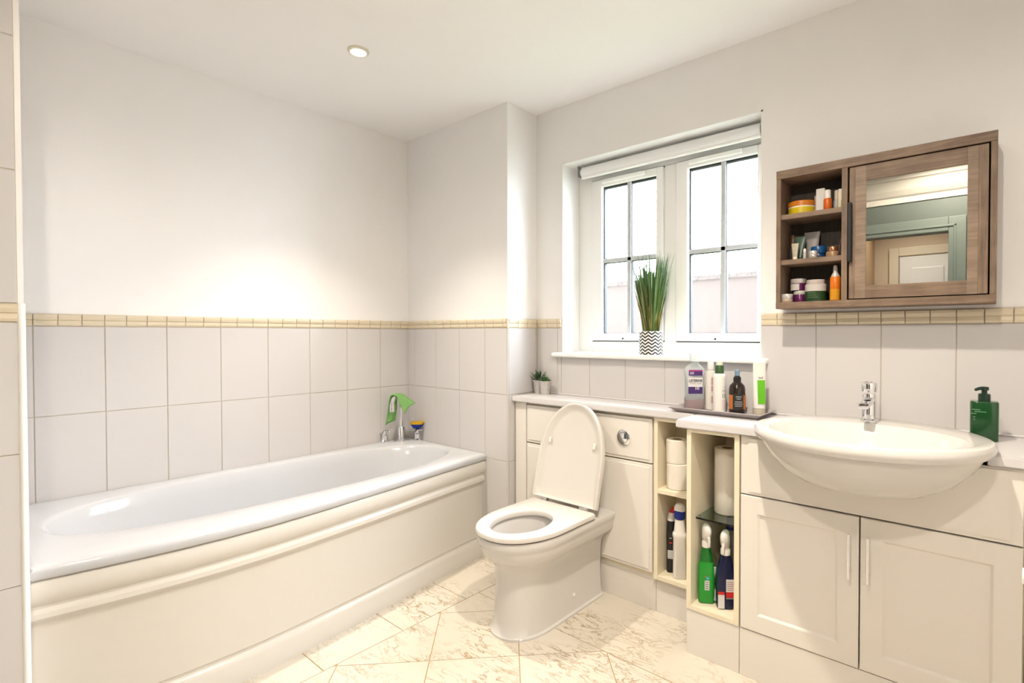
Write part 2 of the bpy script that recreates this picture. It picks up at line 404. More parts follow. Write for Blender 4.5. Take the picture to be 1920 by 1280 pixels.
for a, b in zip(ys, ys[1:]):
    floor_tile([(0.60, b + e), (FX - e, b + e), (FX - e, a - e), (0.60, a - e)])
xs = [FX, 1.33, 2.26, XR]
for a, b in zip(xs, xs[1:]):
    floor_tile([(a + e, FY + e), (b - e, FY + e), (b - e, -0.05), (a + e, -0.05)])
floor_tile([(0.89, -0.145 + e), (FX - e, -0.145 + e), (FX - e, -0.05), (0.89, -0.05)])

# ---------------------------------------------------------------- window
g = G(); t = 0.006
g.box(WX0, WX0 + t, -0.001, 0.21, WZ0, WZ1); g.box(WX1 - t, WX1, -0.001, 0.21, WZ0, WZ1); g.box(WX0, WX1, -0.001, 0.21, WZ1 - t, WZ1)
g.build('reveal', WHITEP, wall_back)
win = thing('window_1', None, None, (1.58, 0.14, 1.1)); del win['label']; del win['category']
struct(win, 'white two-casement window with obscure glass')
FY0, FY1 = 0.145, 0.205
g = G()
g.box(WX0 + t, 1.155, FY0, FY1, WZ0, WZ1 - t, 0.004); g.box(2.075, WX1 - t, FY0, FY1, WZ0, WZ1 - t, 0.004)
g.box(1.155, 2.075, FY0, FY1, WZ0, 1.158, 0.004); g.box(1.155, 2.075, FY0, FY1, 2.018, WZ1 - t, 0.004); g.box(1.586, 1.648, FY0, FY1, 1.158, 2.018, 0.004)
g.build('frame', UPVC, win)
GBAR = mat('pale_grey_bar', (0.55, 0.58, 0.60), 0.4)
def casement(x0, x1, gx0, gx1, bx):
    z0, z1, gz0, gz1, bz = 1.163, 2.014, 1.200, 1.977, 1.584
    g = G(); y0, y1 = 0.133, 0.190
    for (a, b, c, d) in ((x0, gx0, z0, z1), (gx1, x1, z0, z1), (gx0, gx1, z0, gz0), (gx0, gx1, gz1, z1)):
        g.box(a, b, y0, y1, c, d, 0.003)
    for (a, b, c, d) in ((gx0 - 0.004, gx0 + 0.004, gz0, gz1), (gx1 - 0.004, gx1 + 0.004, gz0, gz1)): g.box(a, b, y0 + 0.006, y0 + 0.02, c, d)
    c_ = g.build('casement', UPVC, win)
    for a, b, c, d in ((gx0, gx0 + 0.010, gz0, gz1), (gx0, gx1, gz1 - 0.009, gz1), (gx1 - 0.003, gx1, gz0, gz1), (gx0, gx1, gz0, gz0 + 0.003)):
        G().box(a + 0.004 * (a == gx0 and b < gx1), b, 0.150, 0.172, c, d).build('gasket', mat('grey_gasket', (0.03, 0.033, 0.036), 0.6), c_)  # pane gaskets; right and bottom strips added dark to hide sky glare on reveals
    G().box(x0 - .006, x0 + .002, .150, .156, z0 - .004, z1).build('gasket', MATS['grey_gasket'], c_); G().box(x0, x1, .150, .156, z0 - .006, z0 + .002).build('gasket', MATS['grey_gasket'], c_); G().box(x0, x1, .150, .156, z1 - .002, z1 + .006).build('gasket', MATS['grey_gasket'], c_)  # dark strips paint the shadow gap between casement and frame
    gb = mat('grey_glazing_bar', (0.035, 0.038, 0.042), 0.5)  # bar backs coloured dark as shade, so skylight does not bleach their sides
    G().box(bx - 0.011, bx + 0.011, 0.144, 0.150, gz0, gz1, 0.002).build('glazing_bar', GBAR, c_)
    G().box(bx - 0.014, bx + 0.014, 0.150, 0.172, gz0, gz1, 0.002).build('glazing_bar', gb, c_)
    G().box(gx0, gx1, 0.144, 0.150, bz - 0.010, bz + 0.010, 0.002).build('glazing_bar', GBAR, c_)
    G().box(gx0, gx1, 0.150, 0.172, bz - 0.013, bz + 0.013, 0.002).build('glazing_bar', gb, c_)
    for (a, b) in ((gx0, bx), (bx, gx1)):
        for (c, d) in ((gz0, bz), (bz, gz1)):
            me = bpy.data.meshes.new('pane'); me.from_pydata([(a, 0.175, c), (b, 0.175, c), (b, 0.175, d), (a, 0.175, d)], [], [(0, 1, 2, 3)]); me.materials.append(PANE)
            link('pane', me, c_)
    # trickle vent on the head, stay fitting on the bottom rail
    cx = (x0 + x1) / 2
    G().box(x0 + 0.07, x1 - 0.10, 0.118, 0.134, 1.990, 2.010, 0.004).build('trickle_vent', UPVC, c_)
    hb = G().box(cx - 0.022, cx + 0.030, 0.122, 0.134, 1.166, 1.182, 0.004).build('fastener', UPVC, c_)
    G().lathe([(0.0045, 0), (0.0045, 0.003)], (cx - 0.008, 0.122, 1.174), 12, 'y').build('keyhole', BLACK, c_)
casement(1.160, 1.582, 1.222, 1.548, 1.386)
casement(1.653, 2.072, 1.711, 2.038, 1.880)
g = G(); g.box(1.016, 2.13, -0.042, 0.15, WZ0 - 0.024, WZ0, 0.009, 3)
struct(g.build('trim_5', WHITEP, smooth=True), 'white window sill with rounded front edge')

# outside: a pale rendered garden wall under the white sky
g = G()
ow = thing('garden_wall', 'pale pink garden wall seen blurred through the window', 'wall', (0.0, 4.0, -0.6))
G().box(-6, 5, 4.0, 4.2, -0.6, 1.86).build('wall_face', mat('pink_render', (0.049, 0.036, 0.030), 0.9, var=0.12, scale=2), ow)
G().box(-6, 5, 3.96, 4.24, 1.86, 1.92, 0.01).build('coping', mat('stone_coping', (0.055, 0.045, 0.04), 0.9), ow)
struct(G().box(-8, 8, 0.3, 8, -0.7, -0.6).build('ground_outside', mat('lawn', (0.10, 0.13, 0.06), 0.95, var=0.3)))

# ---------------------------------------------------------------- downlights
def downlight(x, y, label, group='recessed ceiling downlights', watt=LAMP_W, cone=140, h=H):
    t = thing('downlight', label, 'light', (x, y, h), group)
    g = G(); g.lathe([(0.030, -0.001), (0.044, -0.001), (0.044, -0.004), (0.036, -0.009), (0.032, -0.009), (0.030, -0.001)], (x, y, h), 32, cap0=False, cap1=False)
    g.build('trim_ring', mat('cream_ring', (0.72, 0.68, 0.55), 0.3), t, True)
    G().lathe([(0.031, -0.002), (0.026, -0.0045)], (x, y, h), 28).build('lens', emit_mat('lamp_lens', (1, 0.93, 0.75), 9.0), t)
    l = bpy.data.lights.new('lamp', 'SPOT'); l.energy = watt * 10; l.color = LAMP_COL; l.spot_size = math.radians(cone); l.spot_blend = 1.0 if cone < 150 else 0.25; l.shadow_soft_size = 0.03
    o = bpy.data.objects.new('lamp', l); COL.objects.link(o); o.parent = t; o.location = (0, 0, -0.02)
downlight(0.741, -0.98, 'small round recessed downlight in the ceiling above the bath', watt=LAMP_W * 0.80, cone=97)
downlight(2.30, -1.15, 'recessed ceiling downlight in front of the basin', watt=LAMP_W * 0.95, cone=136)
downlight(2.60, -2.30, 'recessed ceiling downlight near the doorway', watt=LAMP_W * 0.42, cone=174)
downlight(2.3, -3.4, 'recessed downlight in the hallway ceiling', 'hallway downlights', watt=LAMP_W * 0.16)  # unseen lamp added to brighten the hallway in the mirror

# ================================================================ BATH
bath = thing('bathtub', 'white acrylic bath with bowed front, set along the tiled wall', 'bathtub', (0.4, -1.1, 0))
FRONT = [(-1.998, .797), (-1.83, .828), (-1.65, .852), (-1.45, .860), (-1.25, .848), (-0.95, .815), (-0.66, .775), (-0.45, .747), (-0.235, .722)]
BX0, BY0, BY1, RZ = 0.008, -1.998, -0.235, 0.556
cx, cy = 0.40, -1.115
def outer(a, inset=0.0):
    d = Vector((math.cos(a), math.sin(a))); lo, hi = 0.0, 2.5
    for _ in range(40):
        m = (lo + hi) / 2; x, y = cx + d.x * m, cy + d.y * m
        inside = BX0 + inset <= x and BY0 + inset <= y <= BY1 - inset
        if inside: inside = x <= smooth_curve(FRONT, y) - inset
        lo, hi = (m, hi) if inside else (lo, m)
    return cx + d.x * lo, cy + d.y * lo
def oval(a, hx, hy, e=2.5, dx=0, dy=0):
    # same direction as the outer ray
    c, s = math.cos(a), math.sin(a); r = (abs(c / hx) ** e + abs(s / hy) ** e) ** (-1 / e)
    return cx + dx + c * r, cy + dy + s * r
AN = [2 * PI * i / 180 for i in range(180)]
for (x, y) in ((BX0, BY0), (BX0, BY1), (FRONT[0][1], BY0), (FRONT[-1][1], BY1)): AN.append(math.atan2(y - cy, x - cx) % (2 * PI))
AN = sorted(set(AN))
rg = []
for z, ins in ((.518, .004), (.524, 0), (.540, 0), (.550, .005), (.5555, .016), (RZ, .030)):
    rg.append([(*outer(a, ins), z) for a in AN])
for z, hx, hy in ((RZ, .312, .828), (.553, .302, .818), (.542, .295, .808), (.50, .285, .790), (.40, .268, .745), (.28, .245, .690), (.20, .215, .630), (.165, .175, .560), (.155, .10, .40), (.153, .02, .1)):
    rg.append([(*oval(a, hx, hy), z) for a in AN])
G().rings(rg, cap0=False, cap1=True).build('tub', ACRYL, bath, True)
PROF = [(.519, -.030), (.516, -.014), (.505, -.007), (.482, -.002), (.460, -.006), (.446, -.016), (.438, -.024), (.430, -.024), (.420, -.014), (.405, -.013), (.394, -.024), (.386, -.033), (.376, -.035),
        (.104, -.033), (.098, -.038), (.090, -.038), (.084, -.028), (.070, -.022), (.0, -.014)]
N = 60; rg = []
for i in range(N + 1):
    y = BY0 + (BY1 - BY0) * i / N; xf = smooth_curve(FRONT, y)
    rg.append([(xf + o, y, z) for z, o in PROF] + [(xf - .06, y, 0), (xf - .06, y, .519)])
G().rings(rg).build('front_panel', PANELM, bath, True)
ov = G(); ov.lathe([(0.030, 0), (0.030, .004), (.024, .007), (0.0, .008)], (0.42, -0.395, 0.43), 24, 'y').build('overflow', CHROME, bath, True)

# bath taps across the corner of the rim
def swan(px, py):
    t = thing('bath_spout', 'tall chrome swan-neck spout on the corner of the bath', 'tap', (px, py, RZ))
    G().lathe([(.027, 0), (.027, .008), (.020, .011), (.020, .085), (.017, .090), (.013, .093)], (px, py, RZ), 24).build('base', CHROME, t, True)
    d = Vector((0.45, -0.89, 0)); p = [(px, py, RZ + .09), (px, py, RZ + .20)]
    for k in range(13):
        a = PI * k / 12; q = Vector((px, py, RZ + .225)) + d * (.050 * (1 - math.cos(a))) + Vector((0, 0, .050 * math.sin(a))); p.append(tuple(q))
    e_ = Vector((px, py, 0)) + d * .1; p += [(e_.x, e_.y, RZ + .205), (e_.x, e_.y, RZ + .195)]
    G().tube(p, .0115, 16).build('neck', CHROME, t, True)
    G().tube([(e_.x, e_.y, RZ + .235), (e_.x, e_.y, RZ + .19)], .0145, 18).build('nozzle', CHROME, t, True)
SPX, SPY = 0.093, -0.345
swan(SPX, SPY)
def valve(px, py, label, rot):
    t = thing('bath_tap', label, 'tap', (px, py, RZ), 'bath tap handles')
    G().lathe([(.026, 0), (.026, .006), (.019, .012), (.017, .040), (.011, .046), (.010, .055)], (px, py, RZ), 24).build('body', CHROME, t, True)
    g = G(); g.lathe([(.0, .054), (.012, .055), (.013, .066), (.009, .071), (0, .072)], (px, py, RZ), 20)
    for k in range(4):
        a = rot + k * PI / 2; dx, dy = math.cos(a), math.sin(a)
        g.tube([(px, py, RZ + .062), (px + dx * .026, py + dy * .026, RZ + .062), (px + dx * .033, py + dy * .033, RZ + .063)], [.0045, .0050, .0062], 10)
    g.build('cross_head', CHROME, t, True)
valve(0.046, -0.425, 'chrome cross-head bath tap left of the spout', .3)
valve(0.150, -0.270, 'chrome cross-head bath tap under the sponge', .7)

# green cloth folded over the neck
CLOTH = mat('green_microfibre', (0.204, 0.422, 0.136), 0.95, var=0.2, scale=60, bump=0.5, bscale=900)
dv = Vector((0.45, -0.89, 0)); rv = Vector((0.80, 0.60, 0)).normalized(); ap = Vector((SPX, SPY, 0)) + dv * .045 + Vector((0, 0, RZ + .292))
rg = []; NS, NT = 26, 9
for i in range(NS + 1):
    s_ = -1 + 2 * i / NS; row = []
    for j in range(NT + 1):
        t_ = -1 + 2 * j / NT
        if s_ < 0:
            k = -s_; out = -.016 * min(1, k * 6) - .022 * k ** .6 - .017 * t_ * k ** .5; drop = max(0, k - .08) * .185 + .012 * t_ * k; wdt = .034 - .014 * k
        else:
            k = s_; out = .014 * min(1, k * 6) + .062 * k - .012 * t_ * k; drop = max(0, k - .08) * .075 + (.028 * t_ + .012) * k; wdt = .034 + .002 * k
        fold = .006 * math.sin(3.0 * t_ + 4 * s_) * abs(s_)
        c = ap + rv * (out + fold) + dv * (wdt * t_) + Vector((0, 0, -drop - .006 * t_ * t_))
        row.append(c)
    rg.append(row)
g = G(); vv = [[g.bm.verts.new(c) for c in r] for r in rg]
for a, b in zip(vv, vv[1:]):
    for i in range(NT): g.bm.faces.new((a[i], a[i + 1], b[i + 1], b[i]))
cl = g.build('cleaning_cloth', CLOTH, None, True)
so = cl.modifiers.new('thick', 'SOLIDIFY'); so.thickness = .003
tag(cl, 'lime green cleaning cloth hung over the bath spout', 'cloth')

# sponge on the right tap
sp = thing('sponge', 'yellow and blue scrubbing sponge resting on the bath tap', 'sponge', (0.150, -0.270, RZ + .074))
ca, sa = rv.x, rv.y
def orient(g_, c, ang):
    bmesh.ops.rotate(g_.bm, verts=g_.bm.verts, cent=c, matrix=Matrix.Rotation(ang, 3, 'Z')); return g_
c0 = Vector((0.150, -0.270, RZ + .085)); ang = math.atan2(rv.y, rv.x)
g = G(); g.loft([(RZ + .074, .018, .020, 3), (RZ + .079, .024, .024, 3.5), (RZ + .096, .036, .028, 3.5), (RZ + .099, .037, .028, 3.5)], (c0.x, c0.y)); orient(g, c0, ang).build('scouring_base', mat('blue_scourer', (0.01, 0.04, 0.28), 0.9, var=0.4, scale=300), sp, True)
g = G(); g.loft([(RZ + .099, .038, .029, 3.5), (RZ + .103, .040, .030, 3.5), (RZ + .112, .038, .029, 3.5)], (c0.x, c0.y)); orient(g, c0, ang).build('foam', mat('yellow_foam', (0.612, 0.354, 0.020), 0.95, var=0.3, scale=250, bump=0.5), sp, True)

# ================================================================ WC FURNITURE
def cham_panel(x0, x1, z0, z1, y, th=.018, m=UNIT, name='door', parent=None, edge=.012):
    """slab front with a stepped moulded edge"""
    g = G(); g.box(x0, x1, y + .004, y + th, z0, z1, .002)
    g.box(x0 + edge, x1 - edge, y, y + .006, z0 + edge, z1 - edge, .003)
    return g.build(name, m, parent)
def shaker(x0, x1, z0, z1, y, parent, name='door', fr=.058, th=.020):
    g = G(); bm = g.bm; d = .007
    r0 = [(x0, y, z0), (x1, y, z0), (x1, y, z1), (x0, y, z1)]
    i = fr; r1 = [(x0 + i, y, z0 + i), (x1 - i, y, z0 + i), (x1 - i, y, z1 - i), (x0 + i, y, z1 - i)]
    i = fr + .007; r2 = [(x0 + i, y + d, z0 + i), (x1 - i, y + d, z0 + i), (x1 - i, y + d, z1 - i), (x0 + i, y + d, z1 - i)]
    rb = [(a, y + th, c) for a, b, c in r0]; e_ = .002
    rf = [(x0, y + e_, z0), (x1, y + e_, z0), (x1, y + e_, z1), (x0, y + e_, z1)]
    r0 = [(x0 + e_, y, z0 + e_), (x1 - e_, y, z0 + e_), (x1 - e_, y, z1 - e_), (x0 + e_, y, z1 - e_)]
    g.rings([rb, rf, r0, r1, r2]); return g.build(name, UNIT, parent)
YT, YV, CT = -0.188, -0.355, 0.876
wc = thing('toilet_cabinet', 'cream back-to-wall toilet cabinet with concealed cistern', 'cabinet', (1.3, -0.1, 0))
g = G(); g.box(XP + .012, 1.712, YT + .022, -.012, .148, .846); g.build('carcass', IVORY, wc)
G().box(XP + .012, .968, YT + .004, YT + .022, .148, .846, .002).build('filler_panel', UNIT, wc)
cham_panel(.974, 1.703, .642, .832, YT, m=UNIT, name='drawer_front', parent=wc)
cham_panel(.974, 1.703, .170, .636, YT, m=UNIT, name='door', parent=wc)
G().box(XP + .012, 1.712, YT + .024, YT + .042, 0, .166, .001).build('plinth', UNIT, wc)
fb = G().lathe([(.036, 0), (.036, .004), (.031, .009), (.025, .010), (.0245, .006)], (1.565, YT, .738), 32, 'y', cap1=False).build('flush_plate', CHROME, wc, True)
G().lathe([(.023, .004), (.023, .009), (.020, .011), (0, .0115)], (1.565, YT, .738), 28, 'y').build('flush_button', CHROME, fb, True)

s1 = thing('shelf_unit', 'narrow ivory open shelf unit holding toilet rolls beside the toilet cabinet', 'shelf unit', (1.82, -0.1, 0))
G().box(1.714, 1.732, YT, -.012, .150, .846, .001).build('side_panel', IVORY, s1)
G().box(1.920, 1.938, YT, -.012, .150, .846, .001).build('side_panel', IVORY, s1)
G().box(1.732, 1.920, -.020, -.012, .150, .846).build('back_panel', IVORY, s1)
G().box(1.732, 1.920, YT, -.020, .150, .168, .001).build('base_shelf', IVORY, s1)
G().box(1.732, 1.920, YT, -.020, .521, .539, .001).build('shelf', IVORY, s1)
G().box(1.732, 1.920, YT, -.020, .828, .846, .001).build('top_panel', IVORY, s1)
G().box(1.714, 1.938, YT + .024, YT + .042, 0, .149, .001).build('plinth', UNIT, s1)

s2 = thing('shelf_unit', 'ivory open shelf unit with a glass shelf beside the basin cabinet', 'shelf unit', (2.04, -0.2, 0))
G().box(1.944, 1.962, YV, -.012, .168, .846, .001).build('side_panel', IVORY, s2)
G().box(2.124, 2.142, YV, -.012, .168, .846, .001).build('side_panel', IVORY, s2)
G().box(1.962, 2.124, -.020, -.012, .168, .846).build('back_panel', IVORY, s2)
G().box(1.962, 2.124, YV, -.020, .168, .186, .001).build('base_shelf', IVORY, s2)
G().box(1.962, 2.124, YV, -.020, .832, .846, .001).build('top_panel', IVORY, s2)
G().box(1.944, 2.142, YV + .004, YV + .022, 0, .166, .001).build('plinth', UNIT, s2)
gs = G().box(1.964, 2.122, -.318, -.03, .500, .507, .001).build('glass_shelf', glass_mat('green_edge_glass', (0.62, 0.78, 0.72)), s2); gs['label'] = 'clear green-edged glass shelf'
for (x, y) in ((1.966, -.29), (1.966, -.08), (2.120, -.29), (2.120, -.08)):
    G().box(x - .004, x + .004, y - .006, y + .006, .490, .500, .002).build('shelf_pin', CHROME, s2)

bu = thing('basin_cabinet', 'cream basin cabinet with two shaker doors and bar handles', 'cabinet', (2.51, -0.18, 0))
g = G(); g.box(2.144, 2.162, YV + .022, -.012, .150, .846); g.box(2.870, 2.888, YV + .022, -.012, .150, .846); g.box(2.162, 2.870, YV + .022, -.012, .150, .168); g.box(2.162, 2.870, -.020, -.012, .168, .846)
g.build('carcass', IVORY, bu)
bowl_cut = [(2.240, .842), (2.252, .832), (2.280, .800), (2.320, .772), (2.370, .752), (2.43, .742), (2.52, .738), (2.61, .742), (2.67, .752), (2.72, .772), (2.76, .800), (2.788, .832), (2.800, .842)]
def cut_panel(x0, x1, z0, z1, y0, y1):
    poly = [(x0, z1)] + bowl_cut + [(x1, z1), (x1, z0), (x0, z0)]
    poly = [(x, min(z, z1)) for x, z in poly]
    return [[(x, y0, z) for x, z in poly], [(x, y1, z) for x, z in poly]]
g = G(); g.rings(cut_panel(2.147, 2.884, .642, .842, YV + .004, YV + .018)); g.rings(cut_panel(2.173, 2.858, .652, .836, YV, YV + .005)); g.build('front_panel', UNIT, bu)
for (a, b, hx) in ((2.147, 2.510, 2.487), (2.514, 2.884, 2.538)):
    d = shaker(a, b, .170, .637, YV, bu)
    g = G(); g.tube([(hx, YV - .028, .450), (hx, YV - .028, .588)], .0052, 12)
    for z in (.468, .570): g.tube([(hx, YV - .028, z), (hx, YV + .002, z)], .0040, 10)
    g.build('handle', CHROME, d, True)
G().box(2.144, 2.95, YV + .004, YV + .022, 0, .166, .001).build('plinth', UNIT, bu)
ef = thing('filler_panel', 'narrow ivory end panel right of the basin cabinet', 'panel', (2.93, -0.3, 0))
G().box(2.892, 3.29, YV + .012, YV + .03, .168, .846, .001).build('end_panel', IVORY, ef)
G().box(2.952, 3.29, YV + .004, YV + .022, 0, .166, .001).build('plinth', UNIT, ef)

def worktop(poly, label):
    g = G(); g.prism(poly, CT - .030, CT)
    bmesh.ops.bevel(g.bm, geom=[e_ for e_ in g.bm.edges if abs(e_.verts[0].co.z - e_.verts[1].co.z) < 1e-5], offset=.004, segments=2, affect='EDGES')
    return tag(g.build('worktop', WORKT, None), label, 'worktop')
worktop([(XP + .010, -.207), (1.905, -.207), (1.905, -.009), (XP + .010, -.009)], 'shallow pale worktop above the toilet cabinet')
notch = [(2.52 + .291 * math.cos(PI + PI * k / 36 * 1.0), -.36 - .269 * math.sin(PI + PI * k / 36)) for k in range(37)]
worktop([(1.907, -.370), (2.229, -.370)] + notch + [(2.811, -.370), (3.295, -.370), (3.295, -.009), (1.907, -.009)], 'deeper pale worktop around the basin')
us = G(); us.box(XP + .012, 1.90, -.017, -.008, CT, CT + .008, .003); us.box(1.90, 3.29, -.017, -.008, CT, CT + .008, .003)
struct(us.build('trim_6', WORKT), 'sealing strip where worktop meets tiles')

# ================================================================ TOILET
TX = 1.335
wcp = thing('toilet', 'white back-to-wall toilet with its seat down and lid raised', 'toilet', (TX, -0.45, 0))
def dshape(yf, hw, yb, z, n=28, p=2.15, nb=4, fl=None):
    """half-superellipse nose towards -y with straight sides to a flat back"""
    fl = fl or min(hw * 1.35, (yb - yf) * .75); yc = yf + fl; pts = []
    for k in range(nb): pts.append((TX + hw, yb + (yc - yb) * k / nb, z))
    for k in range(n + 1):
        a = PI * k / n; c, s = math.cos(a), math.sin(a)
        pts.append((TX + hw * math.copysign(abs(c) ** (2 / p), c), yc - fl * s ** (2 / p), z))
    for k in range(nb): pts.append((TX - hw, yc + (yb - yc) * (k + 1) / nb, z))
    return pts
yb = YT - .002; yp = -.172
secs = [(-.745, .126, -.20, 0), (-.745, .126, -.20, .008), (-.738, .118, -.20, .014), (-.728, .112, -.20, .05), (-.722, .109, -.20, .12), (-.718, .110, -.20, .20), (-.722, .116, -.20, .255), (-.735, .132, -.20, .285), (-.760, .158, -.195, .305), (-.778, .170, yb, .325), (-.788, .174, yb, .350), (-.790, .176, yb, .362), (-.797, .181, yb, .370), (-.800, .183, yb, .392), (-.796, .179, yb, .400)]
rg = [dshape(a, b, c, d) for a, b, c, d in secs]
def hole(hw, hl, yc, z, n):
    out = []
    # matched point count, same start (right-back) and direction
    for k in range(n):
        a = PI * .5 - 2 * PI * (k + .5) / n
        out.append((TX + hw * math.cos(a), yc + hl * math.sin(a), z))
    return out
n_ = len(rg[0])
for hw, hl, z in ((.125, .165, .400), (.118, .158, .390), (.112, .150, .34), (.10, .13, .28), (.07, .09, .22), (.03, .04, .20)):
    rg.append(hole(hw, hl, -.600, z, n_))
G().rings(rg, cap0=True, cap1=True).build('pan', CERAM, wcp, True)
G().lathe([(.010, 0), (.009, .005), (.004, .009), (0, .0095)], (TX + .108, -.40, .075), 14, 'x').build('fixing_cap', WHITEPL, wcp, True)
rg = []
for ins, z in ((.008, .4045), (.001, .408), (0, .415), (.004, .424), (.014, .429)):
    rg.append(dshape(-.806 + ins, .187 - ins, -.345, z))
n_ = len(rg[0])
for hw, hl, z in ((.122, .158, .429), (.112, .148, .424), (.108, .144, .415), (.110, .146, .4045)): rg.append(hole(hw, hl, -.605, z, n_))
rg.append(rg[0])
G().rings(rg, cap0=False, cap1=False).build('seat', SEATM, wcp, True)
# raised lid, leaning back towards the worktop
tl = math.radians(76)
def lidpt(x, l, h):   # l along the lid from the hinge, h towards the viewer
    return (TX + x, -.330 + l * math.cos(tl) - h * math.sin(tl), .432 + l * math.sin(tl) + h * math.cos(tl))
def lid_ring(ins, h):
    P = dshape(-.455 + ins, .186 - ins, -.005 - ins * .4, 0, p=2.1, fl=.27)
    return [lidpt(x - TX, -y, h) for x, y, z in P]
lid = G().rings([lid_ring(.010, -.012), lid_ring(.001, -.006), lid_ring(0, .006), lid_ring(.003, .014), lid_ring(.009, .015), lid_ring(.016, .011), lid_ring(.030, .001), lid_ring(.044, -.002)]).build('lid', SEATM, wcp, True)
for s_ in (-1, 1):
    g = G(); g.box(-.006, .006, -.014, .014, 0, .008, .003); o = g.build('buffer', WHITEPL, lid); o.location = Vector(lidpt(s_ * .128, .27, .004)); o.rotation_euler = (PI / 2 - (PI / 2 - tl), 0, 0)
    g = G(); g.lathe([(.010, -.018), (.012, -.016), (.012, .016), (.010, .018)], (TX + s_ * .112, -.332, .432), 18, 'x'); g.lathe([(.011, 0), (.011, .03)], (TX + s_ * .112, -.332, .401), 14)
    g.build('hinge', STEEL, wcp, True)

# ================================================================ BASIN
BXC, BYC, BZ = 2.52, -.36, .908
ba = thing('basin', 'white oval semi-recessed basin set into the worktop', 'basin', (BXC, BYC, .85))
def ell(hx, hy, z, dy=0, n=72, e=2.0):
    out = []
    for k in range(n):
        a = 2 * PI * k / n; c, s = math.cos(a), math.sin(a)
        out.append((BXC + hx * math.copysign(abs(c) ** (2 / e), c), BYC + dy + hy * math.copysign(abs(s) ** (2 / e), s), z))
    return out
R_ = [ell(.10, .08, .742, -.03), ell(.17, .145, .752, -.03), ell(.225, .195, .785, -.025), ell(.265, .235, .825, -.012), ell(.285, .262, .858, -.004), ell(.290, .268, .868), ell(.304, .282, .872), ell(.311, .289, .882), ell(.312, .290, .894), ell(.306, .284, .904), ell(.294, .272, BZ), ell(.272, .222, BZ - .001, -.036), ell(.254, .196, BZ - .003, -.050), ell(.246, .188, BZ - .012, -.052), ell(.232, .176, .872, -.055), ell(.20, .15, .82, -.055), ell(.14, .105, .785, -.05), ell(.05, .04, .775, -.05)]
G().rings(R_).build('bowl', CERAM, ba, True)
G().lathe([(.024, 0), (.024, .003), (.018, .005), (0, .004)], (BXC, BYC - .05, .776), 24).build('waste', CHROME, ba, True)
tp = thing('basin_tap', 'chrome monobloc mixer tap on the basin deck', 'tap', (2.515, -.185, BZ))
tx, ty = 2.506, -.168
tp.location = (tx, ty, BZ); WORLD[tp.name] = Vector((tx, ty, BZ))
G().lathe([(.026, -.002), (.026, .005), (.021, .008), (.0205, .088), (.019, .092)], (tx, ty, BZ), 28).build('body', CHROME, tp, True)
g = G(); g.loft([(.0, .0175, .012, 3), (.03, .017, .011, 3), (.080, .016, .009, 3), (.112, .015, .007, 3), (.115, .011, .005, 3)], (0, 0), 24)
bmesh.ops.rotate(g.bm, verts=g.bm.verts, cent=(0, 0, 0), matrix=Matrix.Rotation(math.radians(98), 3, 'X')); bmesh.ops.translate(g.bm, verts=g.bm.verts, vec=(tx, ty, BZ + .072)); g.build('spout', CHROME, tp, True)
g = G(); g.lathe([(.0215, .096), (.023, .099), (.023, .124), (.021, .128), (0, .129)], (tx, ty, BZ), 28); g.build('lever_cap', CHROME, tp, True)
g = G(); g.box(tx - .008, tx + .008, ty - .055, ty + .005, BZ + .1285, BZ + .1335, .002); g.build('lever', CHROME, tp)

# ================================================================ BLIND
bl = thing('roller_blind', 'rolled-up white roller blind across the window head', 'blind', (1.58, 0.075, 2.06))
G().lathe([(.030, 0), (.030, .93)], (1.14, .085, 2.052), 28, 'x').build('fabric_roll', mat('white_blind_fabric', (0.86, 0.87, 0.88), 0.8, bump=0.2, bscale=600), bl, True)
G().tube([(1.14, .072, 2.026), (2.07, .072, 2.026)], .008, 12).build('bottom_bar', UPVC, bl, True)
for x, d in ((1.118, .02), (2.072, .02)):
    g = G(); g.box(x, x + .004, .06, .115, 2.03, 2.088, .001); g.lathe([(.020, 0), (.020, .012), (.010, .016)], (x + .004, .085, 2.058), 18, 'x'); g.build('bracket', mat('grey_bracket', (0.42, 0.42, 0.43), 0.35, 0.6), bl, True)

# ================================================================ PLANTS
def chevron():
    m = bpy.data.materials.new('chevron_pot'); m.use_nodes = True; nt = m.node_tree; b = nt.nodes['Principled BSDF']; b.inputs['Roughness'].default_value = .35
    tc = nt.nodes.new('ShaderNodeTexCoord'); sp_ = nt.nodes.new('ShaderNodeSeparateXYZ'); nt.links.new(tc.outputs['Object'], sp_.inputs[0])
    def M_(op, a, b_=None, c=None):
        n = nt.nodes.new('ShaderNodeMath'); n.operation = op
        for i, v in enumerate((a, b_, c)):
            if v is None: continue
            if isinstance(v, (int, float)): n.inputs[i].default_value = v
            else: nt.links.new(v, n.inputs[i])
        return n.outputs[0]
    ang = M_('ARCTAN2', sp_.outputs[1], sp_.outputs[0])
    zig = M_('PINGPONG', M_('ADD', ang, 7.0), PI / 11)
    v = M_('ADD', M_('MULTIPLY', sp_.outputs[2], 1.0), M_('MULTIPLY', zig, .040))
    f = M_('FRACT', M_('MULTIPLY', v, 1 / .0158))
    k = M_('GREATER_THAN', f, .50)
    mx = nt.nodes.new('ShaderNodeMix'); mx.data_type = 'RGBA'; mx.inputs['A'].default_value = (.84, .82, .80, 1); mx.inputs['B'].default_value = (.02, .018, .018, 1)
    nt.links.new(k, mx.inputs['Factor']); nt.links.new(mx.outputs['Result'], b.inputs['Base Color']); return m
px_, py_, pz_ = 1.575, .035, WZ0
gp = thing('grass_plant', 'tall ornamental grass in a black and white chevron pot on the sill', 'plant', (px_, py_, pz_))
